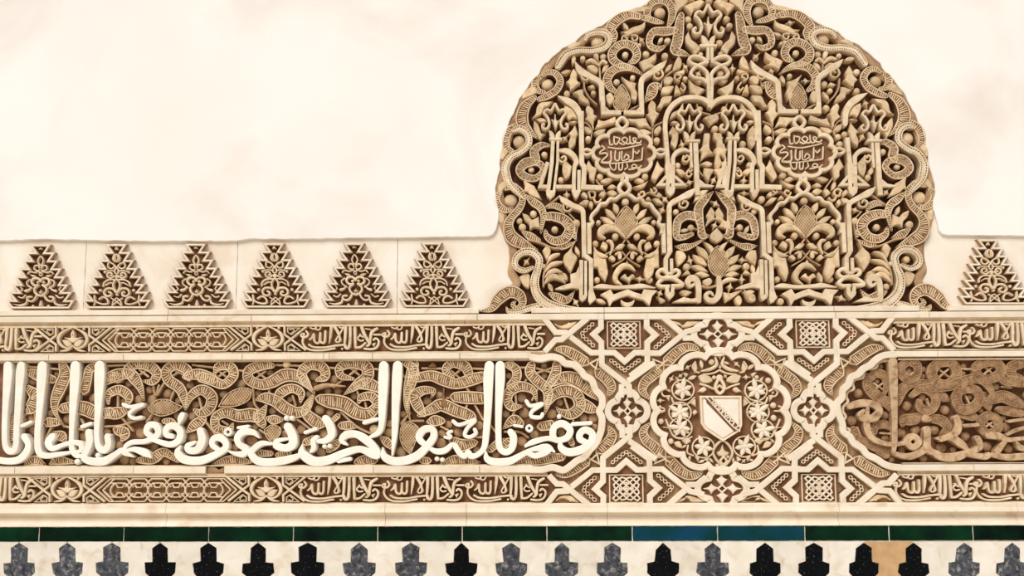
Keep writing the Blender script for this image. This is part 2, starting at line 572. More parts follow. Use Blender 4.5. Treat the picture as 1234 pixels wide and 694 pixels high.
LEFT_EDGE = [(601, 252), (598, 238), (597, 225), (600, 212), (603, 203), (603, 190), (606, 172), (608, 163), (614, 145), (621, 131), (626, 118), (632, 110), (640, 98), (650, 88), (654, 79), (668, 66), (678, 57),
             (693, 50), (702, 41), (715, 35), (730, 27), (745, 17), (757, 12), (772, 8), (785, 2), (800, -5), (822, -15), (853, -21)]
le = [np.array(P(*p)) for p in LEFT_EDGE]
re = [np.array(mirror_u(*q)) for q in le[::-1]]
arc = le + re[1:]
arc = ragged(arc, .9, 5, 3)
botl = ragged([P(-70, 291), P(0, 289.5), P(60, 288), P(105, 289), P(180, 290.5), P(283, 290), P(300, 287.5), P(345, 288), P(430, 286.5), P(500, 286), P(588, 284.5), P(594, 282), P(598, 276), P(601, 262), P(601, 252)], .5, 6, 5)
botr = ragged([tuple(arc[-1]), P(1131, 268), P(1132, 276), P(1136, 281), P(1143, 283), P(1200, 283.5), P(1304, 284)], .4, 6, 6)
outline = [(-1500, 1000), (-1500, botl[0][1])] + [tuple(q) for q in botl] + [tuple(q) for q in arc[1:]] + [tuple(q) for q in botr[1:]] + [(1500, botr[-1][1]), (1500, 1000)]
mb = MB(); fill(mb, np.array(outline), -3.5, -16, .9)
pl = mb.build('plaster_layer', 'plaster', wall_back)

# recessed plaster field behind the merlons, either side of the round panel
lowl = [(601, 250), (602, 268), (606, 280), (613, 296), (614, 312), (612, 328), (618, 340), (612, 347), (602, 353), (594, 363), (586, 373), (560, 376)]
fj = [-1500, P(-95, 330)[0], P(99.5, 330)[0], P(283.5, 330)[0], P(478, 330)[0]]
vtop, vbot = P(300, 262)[1], P(300, 378)[1]
for k, (ua, ub) in enumerate(zip(fj[:-1], fj[1:])):
    q = ragged([(ua + .2, vbot), (ub - .25, vbot), (ub - .25, vtop), (ua + .2, vtop), (ua + .2, vbot)], .22, 7, 80 + k)[:-1]
    mb = MB(); fill(mb, q, -8 + random.uniform(-.15, .15), -16, .3); mb.build('plaster_field', 'plaster_ground', wall_back)
gl = np.array([(fj[-1] + .2, vtop), (fj[-1] + .2, vbot)] + [P(*p) for p in lowl[::-1]])
mb = MB(); fill(mb, gl, -8, -16, .3)
mb.build('plaster_field', 'plaster_ground', wall_back)
gr = np.array([mirror_u(*P(*p)) for p in lowl] + [P(1300, 371), (1500, P(1300, 371)[1]), (1500, P(1234, 262)[1])])
mb = MB(); fill(mb, gr, -8, -16, .3)
mb.build('plaster_field', 'plaster_ground', wall_back)

def run(mb, u0, u1, prof):
    """extrude a (v, h) profile along u"""
    n = len(prof)
    vs = [(u0, v, h) for v, h in prof] + [(u1, v, h) for v, h in prof]
    fs = [(i, i + 1, n + i + 1, n + i) for i in range(n - 1)]
    fs += [tuple(range(n))[::-1], tuple(n + i for i in range(n))]
    mb.add(vs, [f[::-1] for f in fs])

def blocks(parent, name, joints, y0, y1, h, mat='cream', h0=-16, extra=None, gap=.35, bev=.6):
    v0, v1 = vline(y0), vline(y1)
    for a, b in zip(joints[:-1], joints[1:]):
        mb = MB()
        ym = (y0 + y1) / 2
        ua, ub = P(a, ym)[0] + gap, P(b, ym)[0] - gap
        jit = random.uniform(-.12, .12)
        prof = extra if extra else [(v0, h0), (v0, h - bev), (v0 - bev, h), (v1 + bev, h), (v1, h - bev), (v1, h0)]
        run(mb, ua, ub, [(v, hh + (jit if hh > h0 else 0)) for v, hh in prof])
        mb.build(name, mat, parent, smooth=False)

trim1 = thing('trim_1', None, None, P(610, 375), kind='structure')
blocks(trim1, 'moulding_block', [-330, -60, 203, 479, 577], 371.0, 377.4, .8)
blocks(trim1, 'moulding_block', [640, 728, 1005, 1108], 371.0, 377.4, .8)
blocks(trim1, 'moulding_block', [1142, 1320, 1560], 371.0, 377.4, .8)
blocks(trim1, 'moulding_block', [-330, -90, 202, 303, 575, 728, 1007, 1120, 1304, 1560], 378.3, 385.6, .45)
va, vb, vc, vd = vline(385.6), vline(388.8), vline(389.2), vline(390.6)
blocks(trim1, 'chamfer_block', [-330, -40, 250, 560, 660], 388, 388, 0, 'band', extra=[(va, -16), (va, -2), (vb, -5), (vc, -3.2), (vd, -3.2), (vd, -16)])
blocks(trim1, 'chamfer_block', [1069.5, 1304, 1560], 388, 388, 0, 'band', extra=[(va, -16), (va, -2), (vb, -5), (vc, -3.2), (vd, -3.2), (vd, -16)])

trim2 = thing('trim_2', None, None, P(610, 615), kind='structure')
ledge = [(vline(606.3), -16), (vline(606.3), -2), (vline(608), 1), (vline(612), 1.3), (vline(616.8), 3.4), (vline(617.8), 3.0), (vline(618.3), -3),
         (vline(621), -6), (vline(625), -5.5), (vline(629), -3), (vline(632), .2), (vline(633.6), .8), (vline(633.6), -16)]
blocks(trim2, 'cornice_block', [-330, -70, 200, 464, 562, 732, 1011, 1226, 1330, 1560], 608, 634, 0, 'cream', extra=ledge, gap=.2)

# ---------------------------------------------------------------- tiled dado
MAT['tile_green'] = glazed('glaze_green', (3, 46, 23), (1, 15, 10), scale=11, var=.45, spec=.12, rough=.2)
MAT['tile_blue'] = glazed('glaze_blue_green', (14, 66, 96), (4, 54, 44), scale=10, var=.1, spec=.12, rough=.2)
MAT['tile_black'] = glazed('glaze_black', (10, 10, 12), (4, 5, 7), scale=20, var=.3, spec=.12, chips=(84, 84, 90), chip_scale=160, chip_lo=.62, chip_hi=.72)
MAT['tile_worn'] = glazed('glaze_black_worn', (82, 84, 92), (36, 38, 44), scale=55, rough=.5, var=.25, chips=(150, 148, 148), chip_scale=70, chip_lo=.52, chip_hi=.72)
MAT['tile_white'] = glazed('glaze_white', (236, 229, 217), (226, 216, 200), scale=18, rough=.4, var=.06, chips=(206, 182, 156), chip_scale=22, chip_lo=.52, chip_hi=.8)
MAT['tile_tan'] = glazed('glaze_lost_tan', (206, 168, 122), (186, 146, 104), scale=30, rough=.7, var=0)
MAT['mortar'] = stucco('mortar', (232, 226, 212), (206, 196, 178), scale=60, var=0)
dado = MB(); box(dado, -1500, 1500, -CAMZ / UNIT, vline(633.6), -1.2, -80)
wall_dado = dado.build('wall_dado', 'mortar', kind='structure', smooth=False)
edges = [-361, -259, -157, -55, 46.8, 149, 251.3, 353.3, 455, 557, 659, 762, 864.7, 970, 1071.5, 1172.7, 1275, 1377, 1479, 1581]
for i, (a, b) in enumerate(zip(edges[:-1], edges[1:])):
    ua, ub = P(a, 643)[0] + .7, P(b, 643)[0] - .7
    p = ragged([(ua, vline(651.8)), (ub, vline(651.8)), (ub, vline(634.6)), (ua, vline(634.6)), (ua, vline(651.8))], .22, 5, 20 + i)[:-1]
    mb = MB(); fill(mb, p, .5 + random.uniform(-.2, .2), -3, .7)
    mb.build('tile', 'tile_blue' if i in (11, 12) else 'tile_green', wall_dado)

tips = [(23, 1), (81, 1), (135, 1), (193, 0), (251, 0), (311, 0), (371, 0), (433, 1), (495, 2), (556, 0), (616, 1), (677, 2), (738, 1), (799, 0), (859, 2), (922, 0), (981, 0), (1041, 0), (1101, 0), (1162, 1), (1220, 1), (1280, 0)]
tips = [(-340 + 60.6 * i, 0) for i in range(5)] + [(-37, 1)] + tips + [(1340 + 60.6 * i, i % 2) for i in range(4)]
def merlon_tile(cx, seed):
    r = random.Random(seed); j = lambda a: r.uniform(-a, a)
    s = [(0, 654.2), (9.5 + j(1), 661 + j(1.5)), (9.5 + j(.8), 677 + j(1)), (18.5 + j(1), 678.5 + j(1)), (18.5 + j(1), 690), (11, 697), (11, 724)]
    return [(cx + x, y) for x, y in s] + [(cx - x + j(.8), y + j(.6)) for x, y in s[::-1][:-1]]
outl = []
for i, (cx, w) in enumerate(tips):
    pp = merlon_tile(cx, 40 + i); outl.append(pp)
    p = ragged([P(*q) for q in pp] + [P(*pp[0])], .45 if w else .25, 4, 60 + i)[:-1]
    mb = MB(); fill(mb, p, .1 + random.uniform(-.15, .15), -3, .35)
    mb.build('black_tile', {0: 'tile_black', 1: 'tile_worn', 2: 'tile_worn'}[w], wall_dado)
for i in range(len(tips) - 1):
    a, b = outl[i], outl[i + 1]
    right = a[:7]; left = [b[0]] + b[7:][::-1]
    g = .45
    poly = [(x + g, y) for x, y in right] + [(x - g, y) for x, y in left[::-1]]
    poly = [P(poly[0][0] + 1.2, 652.6)] + [P(x, y) for x, y in poly] + [P(poly[-1][0] - 1.2, 652.6)]
    mb = MB(); fill(mb, np.array(poly), -.2 + random.uniform(-.25, .25), -3, .25)
    mb.build('white_tile', 'tile_tan' if 1060 < (tips[i][0] + tips[i + 1][0]) / 2 < 1080 else 'tile_white', wall_dado)
# ================================================================ the round carved panel
lun = thing('carved_round_panel', 'large round-topped carved stucco panel of vines, pinecones and angular lettering on the plain wall', 'wall panel', P(866, 371))
gp = [P(*p) for p in LEFT_EDGE[::-1]] + [P(*p) for p in lowl[1:]] + [P(590, 377)]
full = gp[1:] + [mirror_u(*q) for q in gp[::-1]]
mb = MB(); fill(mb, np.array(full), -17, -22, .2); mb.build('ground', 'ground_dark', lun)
edge = [P(*p) for p in LEFT_EDGE[::-1]] + [P(*p) for p in lowl[1:8]]
for m in (lambda u, v: (u, v), mirror_u):
    q = smooth_path(np.array([m(*e) for e in edge])); nn = normals(q); sgn = 1 if m is not mirror_u else -1
    mb = MB(); sweep(mb, q + nn * 4.5 * sgn, 5.0, -5.5, -17, 'round'); mb.build('outer_rim', 'ground_light', lun)
I_, M_ = None, ('uv', mirror_u)
def shift(x1, y1, x2, y2):
    a = P(x1, y1); b = P(x2, y2)
    return ('uv', lambda u, v: (u + b[0] - a[0], v + b[1] - a[1]))
def both(text, h0=-17.):
    for xf in (I_, M_):
        ornament(Ctx(lun, h0, xf), text)

BORDER = '''
@ 590 80 120
R scroll_leaf -2 : 345,225,36 400,202,50 465,160,52 492,95,50 455,42,44 405,38,34 372,62,20
R scroll_leaf -3.4 : 372,60,20 325,85,46 318,130,50 345,165,40 385,170,20
O bud -5 : 402,112,44
F leaf -3 : 222,225* 240,178 300,132 335,170 290,200 250,215
R scroll_leaf -2 : 315,212,34 258,260,66 228,330,88 232,395,90 275,445,50 335,500,6
R scroll_leaf -3.2 : 200,400,40 140,440,56 112,500,56 120,560,46 160,588,30
D scroll_leaf -1 : 160,445,24 210,430,44 262,465,46 272,535,46 215,590,46 150,625,48 112,694,54 118,760,58 140,815,48 190,870,34 240,925,6
O bud -5 : 205,512,44
F leaf -3 : 75,640* 78,590 105,560 130,590 110,620 90,650
@ 590 120 280 1230
T scroll_leaf -2 : 318,240,12 275,238,34 236,268,46 240,316,52 186,335,54 160,372,46 188,405,44 245,412,36 285,372,34 268,338,34 230,330,30
O bud -4 : 290,285,17 220,365,17
@ 590 190 120
F leaf -3 : 60,235* 62,195 95,160 150,160 200,185 150,195 100,215 70,250
R scroll_leaf -2 : 105,212,26 165,200,44 215,235,46 228,300,46 200,360,50 155,410,54 130,470,70 150,545,96 215,590,84 335,640,6
R scroll_leaf -3.4 : 75,230,30 48,280,46 70,335,48 120,362,40 160,350,20
O bud -5 : 145,292,50
F leaf -5 : 55,360* 85,370 105,400 95,450 60,440
@ 590 270 120
D scroll_leaf -1 : 300,300,24 240,322,36 185,295,40 180,240,42 225,195,48 295,192,50 345,240,50 338,310,48 318,370,58 315,430,62 340,500,66 410,560,72 520,592,62 640,602,42 720,603,37
F leaf -4 : 205,365* 245,340 280,350 275,440 235,425
R scroll_leaf -2.5 : -60,605,8 10,585,50 60,520,86 135,470,92 205,490,80 230,545,52 195,585,34 160,560,30 180,535,14
D scroll_leaf -1.5 : 115,575,6 135,605,34 200,607,34 290,580,44 350,560,30
@ 680 0 120
D scroll_leaf -1 : -45,460,40 -20,420,46 20,370,46 100,345,42 200,345,42 282,320,50 312,270,50 290,228,46 230,218,42 170,235,34 150,270,20
O bud -5 : 232,275,46
R scroll_leaf -2 : 348,300,8 348,240,54 322,195,72 375,130,74 450,98,62 530,110,42
F leaf -3 : 425,82* 480,48 560,36 600,55 530,78
F leaf -3 : 15,335* 60,285 120,300 60,330
@ 780 0 120
R scroll_leaf -2.5 : 20,130,30 0,80,50 25,20,50 85,-5,52 150,15,56 178,75,56 165,140,40 140,190,8
O bud -5 : 92,72,42
R scroll_leaf -3 : -50,110,30 0,120,44 60,140,40 110,150,20
F leaf -4 : 160,-40* 190,0 200,60 205,95* 225,60 260,30 290,-10 230,-60
'''
both(BORDER)

# angular lettering: the two letter groups, each set twice
GROUP_X = '''
@ 590 120 280 1230
B band 26 0 : 486,60 488,335 502,356 497,462 600,466
V band 0 : 361,-20,4 410,4,34 452,34,37 478,80,30 486,140,26
V band -.5 : 362,268,12 408,270,30 444,294,28 461,330,26 450,352,22 447,420,20 446,485,22
B band 18 -.5 : 474,372 473,488
G band -.5 : 434,478 486,478 470,512 458,526 446,512
C curl 11 -2 : 365,285 368,315 388,328 406,312 396,296 382,304
B band 20 0 : 336,205 330,330 310,488
B band 14 0 : 362,205 360,330 340,490
G band 0 : 298,480 350,480 345,505 322,528 302,508
B band 20 -.3 : 308,330 268,458 312,460
B band 21 -.3 : 352,460 440,460
C band 17 1 : 316,209 384,209
'''
GROUP_Y = '''
@ 780 100 120
B band 30 0 : 132,380 145,555 170,595 165,700
B band 26 -.5 : 182,560 182,520
V band 0 : 182,565,28 182,515,28 210,478,30 255,462,28 300,478,10
C curl 14 -2 : 255,505 252,535 278,545 298,520 278,500 266,516
B band 17 0 : 305,415 308,540 312,588
B band 34 0 : 338,415 345,600 352,780
C band 20 1 : 268,402 368,402
@ 790 200 120
B band 26 0 : 82,-20 88,150
B band 26 0 : 124,0 122,150
G band 0 : 70,145 140,145 132,185 105,210 78,185
B band 22 -.3 : 75,70 25,128 75,128
B band 22 -.3 : 135,70 200,128 135,128
G band -.3 : 274,145 280,100 310,92 345,122 412,135 395,147
'''
FINIAL = '''
@ 590 80 120
C finial 17 0 m456 : 456,256 428,306 400,298 378,322 398,345 412,372 416,402 400,432 374,432 366,408 384,398
F finial -1 : 428,362* 446,376 456,325* 468,376 496,364* 478,396 460,442* 446,400
F finial -1 m456 : 412,440* 436,452 452,475 452,498 424,498
'''
ornament(Ctx(lun, -17.), GROUP_X)
ornament(Ctx(lun, -17., shift(664, 226, 879, 225.5)), GROUP_X.replace('V band 0 : 361,-20,4 410,4,34 452,34,37 478,80,30 486,140,26', ''))
ornament(Ctx(lun, -17.), GROUP_Y)
ornament(Ctx(lun, -17., shift(808, 226, 1028, 226)), GROUP_Y)
for fx, fy in ((669, 124), (831, 125), (884, 125), (1053, 125.5)):
    ornament(Ctx(lun, -17., shift(668.9, 124.1, fx, fy)), FINIAL)
def scaled(x1, y1, x2, y2, s):
    a = P(x1, y1); b = P(x2, y2)
    return ('uv', lambda u, v: (b[0] + (u - a[0]) * s, b[1] + (v - a[1]) * s))
ornament(Ctx(lun, -17., scaled(668.9, 124.1, 853.5, 4.5, 1.17), zoom=1.17), FINIAL)
# the arches between the groups
ornament(Ctx(lun, -17., M_), '''
@ 590 120 280 1230
V band 0 : 361,-20,4 410,4,34 452,34,37 478,80,30 486,140,26
''')
ARCH = '''
@ 780 100 120
V band 0 m447 : 447,168,14 420,128,30 370,103,30 300,98,32 235,112,34 175,155,34 137,220,34 126,300,31 132,390,30
'''
ornament(Ctx(lun, -17.), ARCH)
CENTRE = '''
@ 780 0 120
C band 24 0 m437 : 424,560 420,505 375,462 315,440 293,412 325,388 385,400 426,436
C band 24 -.6 m437 : 424,575 385,545 335,538 306,508 330,470 380,442 424,428
B band 22 0 m439 : 426,290 426,420
B band 22 0 m441 : 428,540 432,700 434,745
C band 22 1 : 366,318 486,318
B band 20 -.4 m441 : 395,690 425,710
'''
ornament(Ctx(lun, -17.), CENTRE)

# box with a pinecone, lobed medallion, lobed arch with palmette: once per half
UNIT_L = '''
@ 680 0 120
V band 0 : 75,428,4 112,490,48 172,526,42 252,575,38 262,640,36 264,694,35
C curl 13 -.5 : 128,500 122,535 150,555 178,535 170,512 150,518
V band 0 : 715,420,4 672,460,44 610,500,40 545,550,38 536,620,35 538,694,34
C curl 13 -.5 : 680,490 690,520 660,545 628,530 636,500 660,510
@ 690 90 120
B band 32 0 : 207,100 216,262 338,262
B band 32 0 : 480,100 484,262 358,262
B band 16 -2 : 218,215 262,258
B band 16 -2 : 484,215 440,258
Co band 24 0 : 347,296 384,335 347,376 310,335
N pinecone -1 : 345,62* 380,108 402,180 386,230 345,250 300,232 284,180 308,108
V stem -3 : 395,240,4 430,225,12 470,205,4
@ 590 120 280 1230
Co band 15 0 : 490,276 515,261 545,276 515,291
Co band 15 0 : 880,276 907,261 938,276 907,291
B band 20 0 : 704,400 702,432
B band 20 0 : 726,400 728,432
Co band 20 0 : 715,430 745,466 715,498 685,466
@ 690 200 120
C band 24 0 m370 : 372,190 335,202 300,228 262,226 236,256 196,264 172,300 136,340 130,372 142,392 116,425 118,470
@ 590 190 120
V band 0 : 485,262,4 520,298,42 580,332,38 645,362,34 655,420,31
B band 30 0 : 655,400 660,690
C curl 13 -1 : 515,315 520,360 550,370 577,345 556,325 540,342
@ 790 200 120
V band 0 : 285,150,4 240,190,46 180,220,38 105,264,34 97,320,31
B band 30 0 : 96,300 103,600
C curl 14 -1 : 168,238 172,280 208,288 228,258 202,240 190,258
@ 690 270 120
B band 30 0 : 80,-10 82,212 128,250 130,470
B band 30 0 : 116,-10 118,205
G band 0 : 112,460 145,460 165,520 122,556 108,530
B band 26 0 : 62,250 60,500
B band 20 0 : 92,255 92,500
G band 0 : 46,495 103,495 95,520 66,538 50,522
G band -.3 : -15,348 26,336 45,290 52,440 -10,440
V band -.6 : -120,452,4 -70,442,28 0,428,36 55,440,30
B band 28 0 : 634,-5 640,200
B band 28 0 : 672,-5 676,200 652,238 652,330
B band 22 0 : 690,240 692,330
V band -.6 : 145,441,6 200,432,32 300,440,24 420,435,28 480,430,32 575,443,6
G band -.6 : 195,490 265,453 287,490 332,472 385,453 432,474 482,488 498,453 592,463 556,500 538,567 496,527 432,512 385,497 332,512 282,535 260,572 240,520
V band -1.5 : 338,528,4 356,552,26 385,562,32 412,552,26 432,528,4
V leaf -1 : 437,322,6 400,292,28 350,290,38 306,340,38 302,388,32 345,424,8
F leaf -1 : 362,288* 380,250* 398,288*
F leaf -2 : 335,370* 368,344 385,368 420,345 440,370* 412,382 400,416* 380,392
@ 690 200 120
N pinecone -1 : 375,275* 412,310 452,380 440,432 375,502* 310,440 298,388 338,310
O bud -2 : 370,245,26
F leaf -1.5 m375 : 285,254* 318,274 326,308 312,332* 286,300
F leaf -1.5 m375 : 228,294* 270,310 302,352 302,378* 250,346
F leaf -1.5 m375 : 193,350* 250,360 296,402 270,412* 228,390
V leaf -1 m375 : 368,498,6 312,442,26 255,425,50 208,442,54 196,482,38 232,502,5
O bud -3 m375 : 300,485,23 182,388,17 160,535,21
C stem 10 -4 m375 : 375,498 348,540
C stem 9 -4.5 m375 : 346,590 400,650 470,692
F leaf -2 m375 : 288,582* 330,540 368,545* 340,576
V leaf -2 m375 : 262,614,8 280,560,22 266,522,26 244,520,16
F leaf -2 m375 : 195,562* 214,524 247,550 236,588*
C stem 10 -3 m375 : 200,628 250,602 302,578
F leaf -2 m375 : 250,640* 276,618 302,645 285,662
V leaf -2 m375 : 300,610,10 330,603,26 332,632,28
V leaf -2 m375 : 148,560,4 170,600,26 205,622,34 245,628,8
@ 690 270 120
F leaf -1 m375 : 148,175* 190,232 232,240* 242,290 248,342 230,398* 190,350 175,302 145,300*
O bud -3 m357 : 172,385,21
@ 790 270 120
C band 26 0 : 95,350 50,315 15,340 40,372 110,372 160,395 190,425 110,430
C band 26 -.4 : 100,350 140,318 168,335 140,365 70,370 20,410 40,432 100,432
B band 26 0 : 80,430 84,480
B band 24 0 : 124,430 118,480
G band 0 : 66,475 136,475 128,500 100,528 76,500
V band 0 : 302,530,36 302,450,38 288,392,44 250,376,48 226,402,40 242,432,26 268,420,20
G band -.3 : 120,543 196,508 250,520 318,508 320,543
'''
for xf in (I_, shift(754.8, 250, 971, 249)):
    ornament(Ctx(lun, -17., xf), UNIT_L)

def lobed(cx, cy, rx, ry, n, depth, ph=0, k=14):
    """scalloped closed curve in picture coordinates"""
    out = []
    for i in range(n * k):
        t = ph + 2 * math.pi * i / (n * k)
        s = 1 - depth + depth * math.sqrt(abs(math.sin(n * (t - ph) / 2)))
        out.append((cx + rx * s * math.cos(t), cy + ry * s * math.sin(t)))
    return out
# three small lines of cursive text inside each medallion
MEDTEXT = '''
@ 690 90 120
C letter 10 -3 : 255,420 262,480 280,480
C letter 9 -3 : 290,425 292,470 310,478 330,440 300,430
C letter 9 -3 : 330,470 360,480 385,450 365,430 345,452 380,475 410,470
C letter 9 -3 : 400,425 405,470 430,472 445,440 425,436 432,462 470,470 480,455
C letter 8 -3 : 250,500 330,510 420,495 480,480
C letter 10 -3 : 205,490 225,510 200,525 190,545 230,540 245,555 215,585 200,600
C letter 10 -3 : 268,530 265,600 200,605
C letter 10 -3 : 300,525 298,585 325,590 330,535
C letter 9 -3 : 345,530 345,590 370,590 395,570 375,550 360,575
C letter 10 -3 : 425,510 420,585 395,590
C letter 9 -3 : 435,530 450,545 465,525
C letter 10 -3 : 490,505 485,585
C letter 8 -3 : 210,610 300,612 400,600 480,590
C letter 9 -3 : 260,620 275,655 300,655 305,615
C letter 9 -3 : 325,610 325,655 345,655 350,615
C letter 9 -3 : 365,655 385,640 380,615
C letter 9 -3 : 395,655 430,650 450,630 425,620 415,640 460,645 480,630
'''
for k, xf in enumerate((I_, shift(752, 184, 970, 183))):
    c = Ctx(lun, -17., xf)
    pts = lobed(752, 184, 37.5, 29.5, 10, .16, math.pi / 10)
    a = np.array([P(*q) for q in pts])
    if xf: a = np.array([xf[1](*q) for q in a])
    mb = MB(); sweep(mb, a, 2.4, 0, -17, 'flat', closed=True); fr = mb.build('medallion_frame', 'band', lun)
    mb = MB(); fill(mb, a, -6.5, -17, .2); mb.build('medallion_ground', 'ground', lun)
    ornament(Ctx(lun, -6.6, xf, skin={'letter': 'band'}), MEDTEXT)

